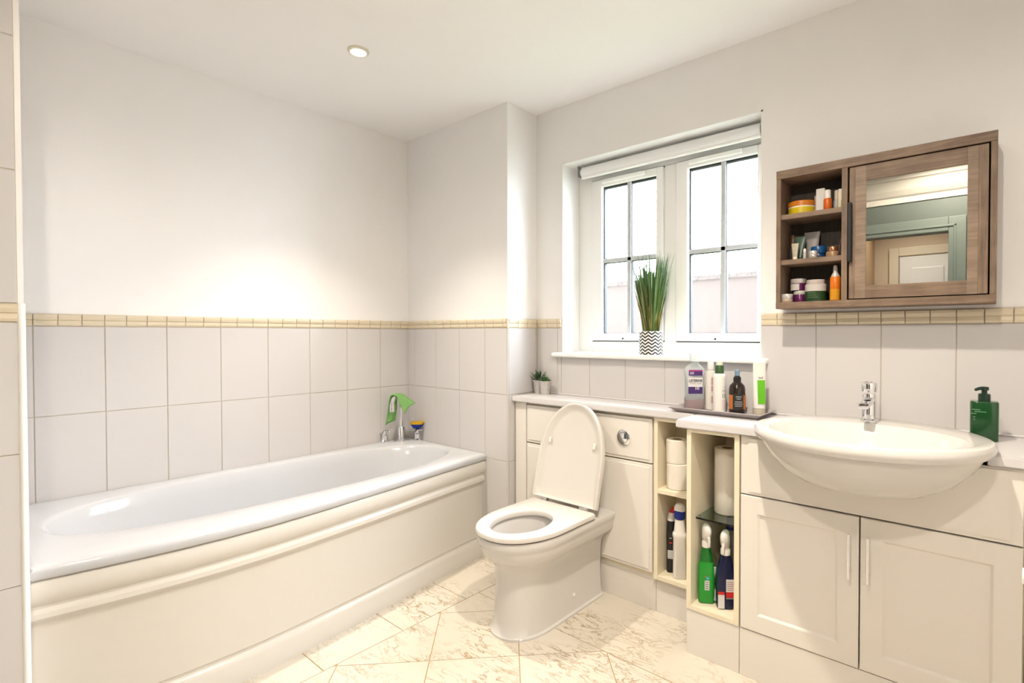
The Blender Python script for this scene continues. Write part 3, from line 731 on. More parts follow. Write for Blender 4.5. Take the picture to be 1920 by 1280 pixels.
pot = G().lathe([(.052, 0), (.056, .002), (.056, .108), (.054, .110), (.050, .108), (.050, .085), (0, .085)], (0, 0, 0), 40).build('pot', chevron(), gp, True, (px_, py_, pz_))
GR = [mat('grass_' + n, c, .6, var=.3, scale=40) for n, c in (('mid', (.10, .20, .045)), ('dark', (.035, .085, .03)), ('olive', (.20, .19, .05)), ('pale', (.22, .36, .16)), ('straw', (.34, .28, .12)))]
tufts = [G() for _ in GR]
for i in range(620):
    a = random.uniform(0, 2 * PI); r0 = .036 * math.sqrt(random.random()); k = random.choices(range(5), (24, 26, 28, 13, 9))[0]
    h = random.uniform(.24, .42) if k != 2 else random.uniform(.12, .30)
    if k == 4: h = random.uniform(.10, .26)
    sprd = random.uniform(.1, 1.0) * .062 * (h / .40) + r0 * .5
    if i < 5: sprd *= 1.9
    wd = random.uniform(.0020, .0036) * (1.5 if k in (2, 4) else 1)
    b0 = Vector((px_ + r0 * math.cos(a), py_ + r0 * math.sin(a), pz_ + .082)); d = Vector((math.cos(a), math.sin(a), 0)); s_ = Vector((-d.y, d.x, 0)); tw = random.uniform(0, PI)
    s_ = (s_ * math.cos(tw) + d * math.sin(tw)).normalized(); row = []
    for j in range(6):
        t_ = j / 5; c = b0 + d * (sprd * t_ ** 1.4) + Vector((0, 0, h * t_ - .02 * t_ * t_)); w_ = wd * (1 - t_ ** 3) + .0003
        row.append((c - s_ * w_, c + s_ * w_))
    bm = tufts[k].bm; V = [(bm.verts.new(p), bm.verts.new(q)) for p, q in row]
    for (p, q), (p2, q2) in zip(V, V[1:]): bm.faces.new((p, q, q2, p2))
for g, m in zip(tufts, GR):
    o = g.build('grass_blades', m, gp); o['kind'] = 'stuff'
G().lathe([(.0495, .078), (.046, .086), (0, .088)], (px_, py_, pz_), 24).build('soil', mat('soil', (.05, .035, .025), .95, bump=1), gp)

GALV = mat('galvanised_pot', (0.62, 0.60, 0.57), 0.35, 0.75, var=0.25, scale=90)
LEAF = mat('succulent_green', (.035, .085, .030), .45, var=.4, scale=60); LEAF2 = mat('succulent_mid_green', (.07, .16, .05), .45, var=.4, scale=60)
def succulent(x, y, r, h, spec, label, lm):
    t = thing('succulent', label, 'plant', (x, y, CT), 'small potted succulents on the worktop')
    G().lathe([(r * .70, 0), (r * .72, .002), (r * .96, h * .88), (r * 1.03, h * .90), (r * 1.03, h), (r * .95, h), (r * .90, h * .86), (0, h * .86)], (x, y, CT), 28).build('pot', GALV, t, True)
    for (n, el, ln, wd, off) in spec:
        for k in range(n):
            a = 2 * PI * (k + off) / n + random.uniform(-.15, .15); e_ = math.radians(el + random.uniform(-7, 7)); L_ = ln * random.uniform(.85, 1.1)
            d = Vector((math.cos(a) * math.cos(e_), math.sin(a) * math.cos(e_), math.sin(e_))); s_ = Vector((-math.sin(a), math.cos(a), 0)); u_ = d.cross(s_)
            b0 = Vector((x, y, CT + h * .86)) + Vector((d.x, d.y, 0)) * r * .15; rg = []
            for q in (0, .25, .55, .8, .97):
                w_ = wd * (1 - q ** 2.2) + .0006; c = b0 + d * (L_ * q) + Vector((0, 0, .006 * q * q))
                rg.append([c - s_ * w_, c - u_ * w_ * .4, c + s_ * w_, c + u_ * w_ * .2])
            G().rings(rg).build('leaf', lm, t, True)
succulent(.930, -.043, .031, .074, [(9, 32, .062, .0060, 0), (8, 55, .066, .0055, .5), (5, 78, .060, .0045, .2)], 'spiky dark succulent in the taller small galvanised pot', LEAF)
succulent(.995, -.063, .034, .074, [(8, 22, .036, .0095, 0), (6, 50, .034, .0085, .5), (3, 75, .036, .006, .3)], 'low broad-leaved succulent in a small galvanised pot beside the spiky one', LEAF2)

# ================================================================ TRAY AND BOTTLES
tr = thing('tray', 'pale mauve-grey rectangular tray on the worktop', 'tray', (1.98, -.12, CT))
TRM = mat('mauve_tray', (0.381, 0.340, 0.340), .35); tx0, tx1, ty0, ty1 = 1.792, 2.168, -.212, -.022
tcx, tcy, hx, hy = (tx0 + tx1) / 2, (ty0 + ty1) / 2, (tx1 - tx0) / 2, (ty1 - ty0) / 2
def rr(ins, z): return [(tcx + sx * (hx - ins), tcy + sy * (hy - ins), z) for sx, sy in ((-1, -1), (1, -1), (1, 1), (-1, 1))]
G().rings([rr(.028, CT), rr(.006, CT + .016), rr(0, CT + .020), rr(.002, CT + .022), rr(.006, CT + .021), rr(.030, CT + .006)]).build('dish', TRM, tr)
TZ = CT + .006
def oriented(px, py, yaw):
    """place() factory: glyph plane standing at (px, py), facing the direction yaw (0 = -y)"""
    d = Vector((math.sin(yaw), -math.cos(yaw), 0)); r = Vector((math.cos(yaw), math.sin(yaw), 0))
    return d, r
def rotz(g_, c, a): bmesh.ops.rotate(g_.bm, verts=g_.bm.verts, cent=c, matrix=Matrix.Rotation(a, 3, 'Z')); return g_
def label_patch(t, name, m, c, d, r, hw, z0, z1, off, lab=None):
    """thin flat label standing off the front of a bottle"""
    g = G(); C_ = Vector(c) + d * off
    P = [C_ - r * hw, C_ + r * hw]; q = -d * .0015
    g.rings([[(p.x, p.y, z0) for p in (P[0], P[1], P[1] + q, P[0] + q)], [(p.x, p.y, z1) for p in (P[0], P[1], P[1] + q, P[0] + q)]])
    return g.build(name, m, t)
PURPLE = mat('purple_print', (0.051, 0.017, 0.129), .4); LBLW = mat('white_label', (0.66, 0.64, 0.64), .4); INK = mat('black_ink', (.015, .015, .02), .5); INKG = mat('grey_ink', (.25, .24, .25), .5); RED = mat('red_print', (.55, .02, .02), .4); PINKP = mat('magenta_print', (.35, .03, .20), .4); MAUVE = mat('mauve_ink', (.45, .25, .30), .5)

# mouthwash
c = (1.856, -.100, TZ); yaw = .62; d, r = oriented(c[0], c[1], yaw)
mw = thing('mouthwash_bottle', 'clear mouthwash bottle with purple label and clear cap on the tray', 'bottle', c)
CLRP = mat('clear_blue_plastic', (.90, .96, .97), .06, trans=.85, ior=1.12); 
g = G(); g.loft([(TZ, .036, .024, 4), (TZ + .006, .040, .027, 4), (TZ + .046, .041, .028, 4), (TZ + .052, .038, .025, 4), (TZ + .060, .038, .025, 4), (TZ + .138, .039, .025, 4), (TZ + .150, .043, .028, 4), (TZ + .168, .041, .027, 3.4), (TZ + .180, .030, .020, 2.6), (TZ + .190, .018, .017, 2), (TZ + .202, .0175, .0175, 2)], (c[0], c[1]), 48)
rotz(g, c, yaw).build('body', CLRP, mw, True)
g = G(); g.loft([(TZ + .002, .0335, .0215, 4), (TZ + .040, .0385, .0255, 4)], (c[0], c[1]), 40); rotz(g, c, yaw).build('mouthwash', mat('mauve_liquid', (.52, .26, .27), .1, trans=.3, ior=1.2), mw, True)
G().lathe([(.0195, .200), (.0195, .232), (.018, .236), (0, .236)], c, 32).build('cap', mat('frosted_cap', (0.8, 0.86, 0.87), .25, trans=.4), mw, True)
l1 = label_patch(mw, 'neck_label', PURPLE, c, d, r, .028, TZ + .142, TZ + .166, .0300)
label_patch(mw, 'neck_label', PINKP, c, d, r, .028, TZ + .160, TZ + .166, .0304)
l2 = label_patch(mw, 'front_label', LBLW, c, d, r, .029, TZ + .066, TZ + .134, .0262)
label_patch(mw, 'front_label', PURPLE, c, d, r, .029, TZ + .066, TZ + .095, .0266)
def on_front(off, zc, dx=0): return lambda x, y: Vector(c) + d * off + r * (x + dx) + Vector((0, 0, zc - c[2] + y))
text_part('LISTERINE', .0145, INK, mw, on_front(.0272, TZ + .1205), bold=.0004, sx=.84)
text_part('TOTAL CARE', .0095, INKG, mw, on_front(.0272, TZ + .1090), sx=.86)
text_part('10', .019, LBLW, mw, on_front(.0274, TZ + .0890, .006), bold=.0004)
text_part('5X', .014, LBLW, mw, on_front(.0310, TZ + .152, -.015), bold=.0003)

# slim white bottle behind
c = (1.918, -.078, TZ); d, r = oriented(c[0], c[1], .75)
b = thing('pump_bottle', 'slim translucent white bottle with small white cap between mouthwash and green-capped bottle', 'bottle', c)
G().lathe([(.018, 0), (.021, .003), (.021, .150), (.017, .160), (.011, .163), (.011, .168)], c, 28).build('body', mat('milky_plastic', (0.66, 0.62, 0.58), .3), b, True)
G().lathe([(.0125, .166), (.0125, .195), (.011, .198), (0, .198)], c, 20).build('cap', WHITEPL, b, True)
for (z0, z1) in ((.105, .135), (.078, .10), (.03, .058)):
    label_patch(b, 'print', MAUVE, c, d, r, .004, TZ + z0, TZ + z1, .0212)
# white bottle with green collar
c = (1.970, -.112, TZ); d, r = oriented(c[0], c[1], 1.15)
b = thing('lotion_bottle', 'white bottle with dark green collar on the tray', 'bottle', c)
G().lathe([(.023, 0), (.0255, .003), (.0255, .138), (.0235, .150), (.017, .156)], c, 32).build('body', WHITEPL, b, True)
G().lathe([(.0175, .154), (.0175, .187), (.016, .189), (.013, .189)], c, 28).build('collar', mat('dark_green_plastic', (.035, .09, .03), .4), b, True)
G().lathe([(.0125, .188), (.0125, .203), (.011, .206), (0, .206)], c, 24).build('cap', mat('cream_cap', (.72, .68, .58), .4), b, True)
label_patch(b, 'print', mat('green_print', (.06, .13, .05), .5), c, d, r, .006, TZ + .058, TZ + .075, .0252)
label_patch(b, 'print', INKG, c, d, r, .006, TZ + .082, TZ + .092, .0252)
label_patch(b, 'print', INKG, c, d, r, .005, TZ + .098, TZ + .104, .0252)
for k in range(5): label_patch(b, 'print', MAUVE, c, d, r, .006, TZ + .012 + k * .008, TZ + .016 + k * .008, .0252)
# dark spray bottle
c = (2.040, -.105, TZ); yaw = .55; d, r = oriented(c[0], c[1], yaw)
b = thing('spray_bottle', 'dark brown spray bottle with orange and black label and blue nozzle on the tray', 'bottle', c)
G().lathe([(.028, 0), (.031, .004), (.031, .096), (.028, .110), (.018, .121), (.013, .125), (.013, .132)], c, 36).build('body', mat('dark_amber_glass', (.018, .010, .007), .12), b, True)
G().lathe([(.0145, .124), (.0145, .142), (.010, .147), (.010, .149)], c, 24).build('collar', BLACK, b, True)
G().lathe([(.0095, .147), (.0095, .169), (.008, .172), (0, .172)], c, 20).build('nozzle', mat('blue_grey_plastic', (.16, .24, .33), .4), b, True)
ORG = mat('orange_print', (0.490, 0.136, 0.014), .45)
def wrap(t, name, m, c, rad, z0, z1, a0, a1, n=14):
    """curved label hugging a round bottle; angles measured from -y towards +x"""
    g = G(); rg = []
    for k in range(n + 1):
        a = a0 + (a1 - a0) * k / n; x, y = math.sin(a), -math.cos(a)
        rg.append([(c[0] + x * rr_, c[1] + y * rr_, z) for rr_, z in ((rad, z0), (rad, z1), (rad - .0008, z1), (rad - .0008, z0))])
    return g.rings(rg).build(name, m, t)
wrap(b, 'label', ORG, c, .0318, TZ + .018, TZ + .074, yaw - 1.5, yaw + 1.5, 24)
wrap(b, 'label', mat('black_label', (.02, .02, .022), .5), c, .0324, TZ + .016, TZ + .080, yaw - .72, yaw + .62)
for k, (z, w_) in enumerate(((.066, .35), (.058, .25), (.046, .45), (.038, .5), (.030, .45))): wrap(b, 'print', INKG, c, .0328, TZ + z, TZ + z + .004, yaw - w_, yaw + w_, 8)
# white tube standing on its cap
c = (2.126, -.105, TZ); yaw = .62
b = thing('cream_tube', 'white squeeze tube with bright green label standing on its cap on the tray', 'tube', c)
g = G(); g.loft([(TZ + .028, .0225, .020, 2.2), (TZ + .06, .0235, .019, 2.2), (TZ + .12, .0235, .012, 2.2), (TZ + .180, .024, .004, 2.6), (TZ + .198, .024, .0016, 4), (TZ + .204, .024, .0016, 4)], (c[0], c[1]), 36); rotz(g, c, yaw).build('tube', WHITEPL, b, True)
g = G(); g.loft([(TZ, .022, .021, 2.2), (TZ + .002, .023, .022, 2.2), (TZ + .027, .023, .022, 2.2)], (c[0], c[1]), 36); rotz(g, c, yaw).build('cap', mat('ivory_cap', (0.517, 0.462, 0.381), .4), b, True)
LIME = mat('lime_print', (0.109, 0.422, 0.007), .5); d, r = oriented(c[0], c[1], yaw)
g = G(); rg = []
for z, off in ((TZ + .046, .0207), (TZ + .09, .0172), (TZ + .137, .0110)):
    C_ = Vector(c) + d * off + r * .005
    rg.append([(*(C_ - r * .015)[:2], z), (*(C_ + r * .013)[:2], z), (*(C_ + r * .013 - d * .004)[:2], z), (*(C_ - r * .015 - d * .004)[:2], z)])
g.rings(rg).build('label', LIME, b)
g = G(); C_ = Vector(c) + d * .0100 + r * .004
for k in range(4): q = C_ + r * (-.008 + k * .0045); g.box(q.x - .0013, q.x + .0013, q.y - .001, q.y, TZ + .1425, TZ + .1475 + (.0025 if k in (0, 3) else 0))
g.build('print', INKG, b)

# soap dispenser
c = (2.801, -.128, CT); yaw = .05
b = thing('soap_dispenser', 'dark green pump soap bottle behind the right end of the basin', 'bottle', c)
GRN = mat('green_bottle', (0.008, 0.058, 0.015), .15, coat=.3)
g = G(); g.loft([(CT, .032, .024, 5), (CT + .003, .034, .026, 5), (CT + .114, .034, .026, 5), (CT + .118, .032, .024, 5)], (c[0], c[1]), 48); rotz(g, c, yaw).build('body', GRN, b, True)
PUMP = mat('black_green_pump', (.008, .028, .018), .3)
g = G(); g.lathe([(.015, .117), (.015, .138), (.013, .140), (.007, .141), (.007, .150), (.011, .151), (.011, .159), (.009, .161), (0, .161)], c, 24); g.tube([(c[0], c[1], CT + .156), (c[0] - .012, c[1] - .012, CT + .156), (c[0] - .021, c[1] - .02, CT + .152)], [.006, .005, .004], 10); g.build('pump', PUMP, b, True)
GP = mat('pale_green_print', (.10, .24, .12), .5); d, r = oriented(c[0], c[1], yaw)
for k, (dx, z, w_) in enumerate(((-.020, .092, .014), (-.010, .086, .020), (-.026, .080, .010), (-.024, .070, .003), (-.024, .062, .003))):
    label_patch(b, 'print', GP, Vector(c) + r * dx, d, r, w_ * .7, CT + z, CT + z + .0025, .0264)

# ================================================================ SHELF CONTENTS
def roll(x, y, z, r, h, label):
    t = thing('toilet_roll', label, 'toilet roll', (x, y, z), 'toilet rolls on the open shelf')
    G().lathe([(.021, 0), (r - .003, 0), (r, .003), (r, h - .003), (r - .003, h), (.021, h), (.021, 0)], (x, y, z), 40, cap0=False, cap1=False).build('paper', PAPER, t, True)
    G().lathe([(.0205, .001), (.0205, h - .001), (.0195, h - .001), (.0195, .001)], (x, y, z), 28, cap0=False, cap1=False).build('core', CARD, t)
roll(1.792, -.115, .5395, .050, .108, 'lower toilet roll of the two stacked on the open shelf')
roll(1.787, -.117, .6480, .046, .100, 'upper toilet roll of the two stacked on the open shelf')
kr = thing('kitchen_roll', 'tall white kitchen roll standing on the glass shelf', 'paper roll', (2.035, -.19, .5072))
G().lathe([(.021, 0), (.046, 0), (.048, .003), (.048, .247), (.046, .25), (.021, .25), (.021, 0)], (2.035, -.19, .5072), 40, cap0=False, cap1=False).build('paper', PAPER, kr, True)
G().lathe([(.0205, .001), (.0205, .249), (.0195, .249), (.0195, .001)], (2.035, -.19, .5072), 28, cap0=False, cap1=False).build('core', CARD, kr)

def trigger(t, c, z, m, yaw, s=1.0, nozzle=None):
    """spray head: neck collar, hood and trigger"""
    d = Vector((math.sin(yaw), -math.cos(yaw), 0)); r = Vector((math.cos(yaw), math.sin(yaw), 0))
    G().lathe([(.0145 * s, z), (.0145 * s, z + .016 * s), (.012 * s, z + .020 * s), (.011 * s, z + .026 * s)], (c[0], c[1], 0), 20).build('collar', m, t, True)
    g = G(); rg = []
    for zz, q, w_, h_ in ((.022, 0, .0115, .012), (.030, .001, .0135, .017), (.042, .003, .0140, .022), (.056, .005, .0138, .025), (.066, .004, .0120, .022), (.072, .002, .0085, .016), (.0745, .0, .004, .008)):
        C_ = Vector((c[0], c[1], z + zz * s)) + d * q * s
        rg.append([C_ + r * (w_ * s * math.cos(2 * PI * k / 18)) + d * (h_ * s * math.sin(2 * PI * k / 18)) for k in range(18)])
    g.rings(rg).build('spray_head', m, t, True)
    g = G(); p0 = Vector((c[0], c[1], z + .040 * s)) + d * .021 * s
    g.tube([p0, p0 + d * .006 * s + Vector((0, 0, -.014 * s)), p0 + d * .004 * s + Vector((0, 0, -.030 * s))], [.0050 * s, .0045 * s, .0032 * s], 8).build('trigger', nozzle or m, t, True)

# black bottle with white shoulder and red cap
c = (1.756, -.108, .168); d, r = oriented(c[0], c[1], .35)
b = thing('cleaner_bottle', 'black cleaning bottle with white shoulder and red tip on the lower shelf', 'bottle', c)
g = G(); g.loft([(c[2], .019, .020, 3), (c[2] + .004, .021, .022, 3), (c[2] + .10, .020, .022, 3), (c[2] + .15, .022, .022, 3), (c[2] + .190, .021, .021, 2.6), (c[2] + .222, .018, .018, 2.2)], (c[0], c[1]), 36); rotz(g, c, .5).build('body', mat('black_plastic', (.010, .009, .010), .3), b, True)
G().lathe([(.018, .222), (.0175, .226), (.013, .252), (.011, .256), (0, .256)], c, 24).build('shoulder', WHITEPL, b, True)
G().tube([(c[0], c[1], c[2] + .254), (c[0] + .008, c[1], c[2] + .268), (c[0] + .026, c[1] + .004, c[2] + .290)], [.0105, .0095, .008], 12).build('cap', mat('red_cap', (.50, .012, .015), .35), b, True)
label_patch(b, 'label', LBLW, c, d, r, .0125, c[2] + .062, c[2] + .098, .0238)
label_patch(b, 'print', RED, c, d, r, .006, c[2] + .128, c[2] + .133, .0238); label_patch(b, 'print', LBLW, c, d, r, .005, c[2] + .150, c[2] + .152, .0236)
for k in range(4): label_patch(b, 'print', INKG, c, d, r, .010, c[2] + .066 + k * .008, c[2] + .068 + k * .008, .0242)
# white spray with blue band
c = (1.811, -.140, .168)
b = thing('cleaner_bottle', 'white cleaning bottle with blue collar on the lower shelf', 'bottle', c)
g = G(); g.loft([(c[2], .025, .022, 3.2), (c[2] + .004, .028, .025, 3.2), (c[2] + .168, .027, .024, 3), (c[2] + .176, .030, .026, 3), (c[2] + .188, .029, .025, 3), (c[2] + .194, .024, .021, 2.6), (c[2] + .250, .019, .018, 2.2)], (c[0], c[1]), 36); rotz(g, c, .5).build('body', WHITEPL, b, True)
G().lathe([(.019, .248), (.0225, .252), (.0235, .282), (.022, .285), (.019, .285)], c, 28).build('collar', mat('blue_plastic', (.008, .02, .20), .35), b, True)
G().loft([(c[2] + .284, .023, .020, 2.5), (c[2] + .300, .022, .019, 2.5), (c[2] + .312, .014, .013, 2.5)], (c[0], c[1]), 28).build('spray_head', WHITEPL, b, True)
# green spray
c = (1.995, -.292, .186); yaw = .55; d, r = oriented(c[0], c[1], yaw)
b = thing('spray_bottle', 'bright green cleaning spray with white trigger head', 'bottle', c)
GS = mat('bright_green_plastic', (0.014, 0.272, 0.024), .25); 
g = G(); g.loft([(c[2], .024, .018, 4), (c[2] + .005, .029, .022, 4), (c[2] + .06, .030, .022, 4), (c[2] + .135, .029, .022, 4), (c[2] + .150, .025, .019, 3.5), (c[2] + .154, .024, .018, 3)], (c[0], c[1]), 40); rotz(g, c, yaw).build('body', GS, b, True)
g = G(); g.loft([(c[2] + .152, .0240, .018, 2.6), (c[2] + .172, .0225, .0175, 2.4), (c[2] + .205, .016, .0155, 2), (c[2] + .212, .0145, .0145, 2)], (c[0], c[1]), 32); rotz(g, c, yaw).build('shoulder', mat('mid_green_plastic', (0.008, 0.150, 0.017), .25), b, True)
trigger(b, c, c[2] + .208, WHITEPL, yaw + .2, 1.15)
label_patch(b, 'label', LBLW, c, d, r, .0085, c[2] + .052, c[2] + .088, .0224)
for k in range(4): label_patch(b, 'print', INKG, c, d, r, .006, c[2] + .056 + k * .008, c[2] + .060 + k * .008, .0228)
label_patch(b, 'print', mat('sky_blue_print', (.05, .40, .62), .5), Vector(c) + r * .002, d, r, .005, c[2] + .092, c[2] + .102, .0226); label_patch(b, 'print', ORG, Vector(c) - r * .006, d, r, .003, c[2] + .100, c[2] + .106, .0226)
wl = G(); rg = []
for k in range(9):
    z = c[2] + .012 + .125 * k / 8; q = Vector(c) + r * (.0265 + .004 * math.cos(k * .8)) + d * .0135
    rg.append([(*(q - r * .006 + d * .004)[:2], z), (*(q + r * .003)[:2], z), (*(q + r * .002 - d * .004)[:2], z), (*(q - r * .006 - d * .002)[:2], z)])
wl.rings(rg).build('label', LBLW, b, True)
# navy spray
c = (2.066, -.285, .186); yaw = .62; d, r = oriented(c[0], c[1], yaw)
b = thing('spray_bottle', 'navy blue cleaning spray with red and white label', 'bottle', c)
NV = mat('navy_plastic', (0.005, 0.008, 0.044), .25)
g = G(); g.loft([(c[2], .028, .020, 4.5), (c[2] + .004, .032, .024, 4.5), (c[2] + .10, .033, .024, 4.5), (c[2] + .135, .031, .023, 3.5), (c[2] + .165, .024, .019, 2.8), (c[2] + .200, .016, .0155, 2)], (c[0], c[1]), 44); rotz(g, c, yaw).build('body', NV, b, True)
trigger(b, c, c[2] + .196, WHITEPL, yaw - .5, 1.2)
for (nm, m, x, w_, z0, z1, o) in (('label', LBLW, -.020, .0115, .004, .055, .0245), ('label', RED, -.020, .0115, .055, .066, .0247), ('label', LBLW, .013, .016, .066, .112, .0245), ('label', RED, .013, .016, .045, .066, .0246), ('print', INKG, .013, .0155, .040, .044, .0246)):
    label_patch(b, nm, m, Vector(c) + r * x, d, r, w_, c[2] + z0, c[2] + z1, o)
for k in range(5): label_patch(b, 'print', MAUVE, Vector(c) + r * .013, d, r, .013, c[2] + .072 + k * .007, c[2] + .0745 + k * .007, .0249)
# bottle standing behind, blue top
c = (2.035, -.150, .186)
b = thing('cleaner_bottle', 'grey bottle with a blue cap standing behind the two sprays', 'bottle', c)
G().loft([(c[2], .026, .02, 3), (c[2] + .004, .029, .023, 3), (c[2] + .20, .028, .022, 3), (c[2] + .235, .016, .016, 2), (c[2] + .245, .015, .015, 2)], (c[0], c[1]), 32).build('body', mat('smoky_plastic', (.22, .21, .20), .3), b, True)
G().lathe([(.017, .243), (.018, .246), (.018, .280), (.016, .284), (0, .284)], c, 24).build('cap', MATS['blue_plastic'], b, True)

# ================================================================ MIRROR CABINET
mc = thing('mirror_cabinet', 'taupe wood wall cabinet with mirrored door and open shelves', 'cabinet', (2.51, 0, 1.29))
CX0, CX1, CZ0, CZ1, CY = 2.197, 2.826, 1.290, 1.799, -.140
G().box(CX0, CX1, CY - .002, -.002, CZ1 - .030, CZ1, .001).build('top_panel', WOODX, mc)
G().box(CX0, CX1, CY - .002, -.002, CZ0, CZ0 + .024, .001).build('bottom_panel', WOODX, mc)
G().box(CX0, CX0 + .016, CY, -.002, CZ0 + .024, CZ1 - .030, .001).build('side_panel', WOODZ, mc)
G().box(CX1 - .016, CX1, CY, -.002, CZ0 + .024, CZ1 - .030, .001).build('side_panel', WOODZ, mc)
G().box(2.414, 2.432, CY, -.010, CZ0 + .024, CZ1 - .030, .001).build('divider', WOODZ, mc)
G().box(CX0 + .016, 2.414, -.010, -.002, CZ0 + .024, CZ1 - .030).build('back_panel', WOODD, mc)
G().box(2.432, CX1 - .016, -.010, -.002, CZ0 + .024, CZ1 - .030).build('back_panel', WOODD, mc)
for z in (1.619, 1.452): G().box(CX0 + .016, 2.414, CY + .004, -.010, z, z + .018, .001).build('shelf', WOODX, mc)
dr = thing('door', None, None); del dr['label']; del dr['category']; dr.parent = mc; dr.location = (0, 0, 0) ; WORLD[dr.name] = Vector(mc.location)
DX_0, DX_1, DZ_0, DZ_1 = 2.4375, 2.806, 1.3175, 1.7645; MX0, MX1, MZ0, MZ1 = 2.487, 2.756, 1.360, 1.714
G().box(DX_0, DX_0 + .018, CY + .001, CY + .018, DZ_0, DZ_1, .001).build('stile', WOODZ, dr)
G().box(DX_0 + .018, MX0, CY + .001, CY + .018, DZ_0, DZ_1, .0005).build('stile', WOODL, dr)
G().box(MX1, MX1 + .026, CY + .001, CY + .018, DZ_0, DZ_1, .0005).build('stile', WOODL, dr)
G().box(MX1 + .026, DX_1, CY + .001, CY + .018, DZ_0, DZ_1, .001).build('stile', WOODZ, dr)
G().box(MX0, MX1, CY + .001, CY + .018, MZ1, DZ_1, .0005).build('rail', WOODX, dr)
G().box(MX0, MX1, CY + .001, CY + .018, DZ_0, MZ0, .0005).build('rail', WOODX, dr)
G().box(MX0 - .004, MX1 + .004, CY + .006, CY + .010, MZ0 - .004, MZ1 + .004).build('mirror', MIRROR, dr)
g = G(); g.box(2.4335, 2.4475, CY - .016, CY + .002, 1.442, 1.645, .004, 3); g.build('handle', BLACK, dr)

# ---------------------------------------------------------------- toiletries
def jar(x, y, z, r, h, hl, mb, ml, label, group, name='cream_jar', rl=None, cat='jar'):
    t = thing(name, label, cat, (x, y, z), group); rl = rl or r * 1.02
    G().lathe([(r * .92, 0), (r, .002), (r, h - .002), (r * .94, h)], (x, y, z), 32).build('body', mb, t, True)
    G().lathe([(rl * .98, h), (rl, h + .001), (rl, h + hl - .002), (rl * .94, h + hl), (0, h + hl)], (x, y, z), 32).build('lid', ml, t, True)
    return t
S1, S2, S3 = 1.637, 1.470, 1.314
gr = 'toiletries in the mirror cabinet'
YEL = mat('yellow_plastic', (0.558, 0.408, 0.007), .35); ORL = mat('orange_plastic', (0.490, 0.150, 0.007), .35)
t = jar(2.268, -.072, S1, .046, .030, .020, YEL, ORL, 'wide yellow body butter tub with orange lid on the top shelf', gr)
G().lathe([(.0464, .026), (.0464, .030), (.0462, .030)], (2.268, -.072, S1), 32, cap0=False, cap1=False).build('band', WHITEPL, t)
def carton(x, y, z, w_, dp, h, m, label, yaw=0):
    g = G(); g.box(x - w_ / 2, x + w_ / 2, y - dp / 2, y + dp / 2, z, z + h, .001); rotz(g, (x, y, z), yaw)
    t = thing('carton', label, 'box', (x, y, z), gr); g.build('box', m, t)
    g = G(); g.box(x - w_ / 2 + .002, x + w_ / 2 - .002, y - dp / 2 + .002, y + dp / 2 - .002, z + h, z + h + .0012); rotz(g, (x, y, z), yaw).build('flap', m, t); return t
carton(2.316, -.062, S1, .008, .03, .066, mat('pink_card', (0.374, 0.258, 0.231), .6), 'thin pale pink carton left of the white carton')
carton(2.335, -.078, S1, .029, .022, .086, mat('white_card', (0.62, 0.6, 0.58), .6), 'tall white carton on the top shelf of the mirror cabinet')
def small_bottle(x, y, z, r, h, rc, hc, mb, mcap, label, cat='bottle'):
    t = thing('small_bottle', label, cat, (x, y, z), gr)
    G().lathe([(r * .9, 0), (r, .002), (r, h - .004), (rc * 1.0, h)], (x, y, z), 26).build('body', mb, t, True)
    G().lathe([(rc, h), (rc, h + hc - .003), (rc * .8, h + hc), (0, h + hc)], (x, y, z), 24).build('cap', mcap, t, True); return t
ORB = mat('bright_orange_plastic', (0.578, 0.109, 0.007), .3)
small_bottle(2.360, -.092, S1, .0135, .046, .0105, .030, ORB, WHITEPL, 'small orange bottle with white cap on the top shelf')
small_bottle(2.384, -.066, S1, .0105, .042, .008, .034, mat('silver_grey_plastic', (.42, .39, .37), .3), mat('beige_cap', (.66, .55, .46), .4), 'small grey bottle with beige cap at the right of the top shelf')
t = small_bottle(2.400, -.084, S1, .010, .062, .0085, .012, mat('pale_yellow_plastic', (.72, .66, .52), .4), WHITEPL, 'slim cream bottle against the divider on the top shelf')
wrap(t, 'label', mat('olive_label', (.30, .38, .04), .5), (2.400, -.084, S1), .0104, S1 + .006, S1 + .034, .3, 1.6)
# middle shelf
small_bottle(2.232, -.048, S2, .012, .055, .007, .048, mat('smoke_glass', (.06, .045, .045), .15), mat('brown_cap', (.14, .055, .02), .4), 'dark bottle with brown cap at the left of the middle shelf')
def tube_standing(x, y, z, w0, h, m, mcap, label, yaw=0, tilt=0):
    t = thing('cream_tube', label, 'tube', (x, y, z), gr)
    g = G(); g.loft([(z + .012, w0 * .72, w0 * .62, 2), (z + h * .5, w0 * .84, w0 * .42, 2.2), (z + h * .92, w0, w0 * .09, 3), (z + h, w0 * 1.02, w0 * .06, 4)], (x, y), 30); rotz(g, (x, y, z), yaw).build('tube', m, t, True)
    g = G(); g.loft([(z, w0 * .66, w0 * .58, 2), (z + .012, w0 * .68, w0 * .6, 2)], (x, y), 26); rotz(g, (x, y, z), yaw).build('cap', mcap, t, True); return t
tube_standing(2.297, -.040, S2, .027, .108, mat('grey_tube', (0.231, 0.211, 0.211), .4), mat('dark_grey_cap', (.10, .09, .09), .4), 'grey squeeze tube standing behind the green one')
tube_standing(2.262, -.072, S2, .021, .090, mat('dark_teal_tube', (0.034, 0.068, 0.051), .3), mat('dark_green_cap', (.03, .07, .05), .3), 'dark green squeeze tube on the middle shelf')
tube_standing(2.254, -.104, S2, .0125, .062, mat('cream_tube_print', (0.449, 0.394, 0.299), .4, var=.4, scale=120), mat('ivory_small_cap', (.74, .70, .56), .4), 'small cream hand cream tube in front of the dark green tube')
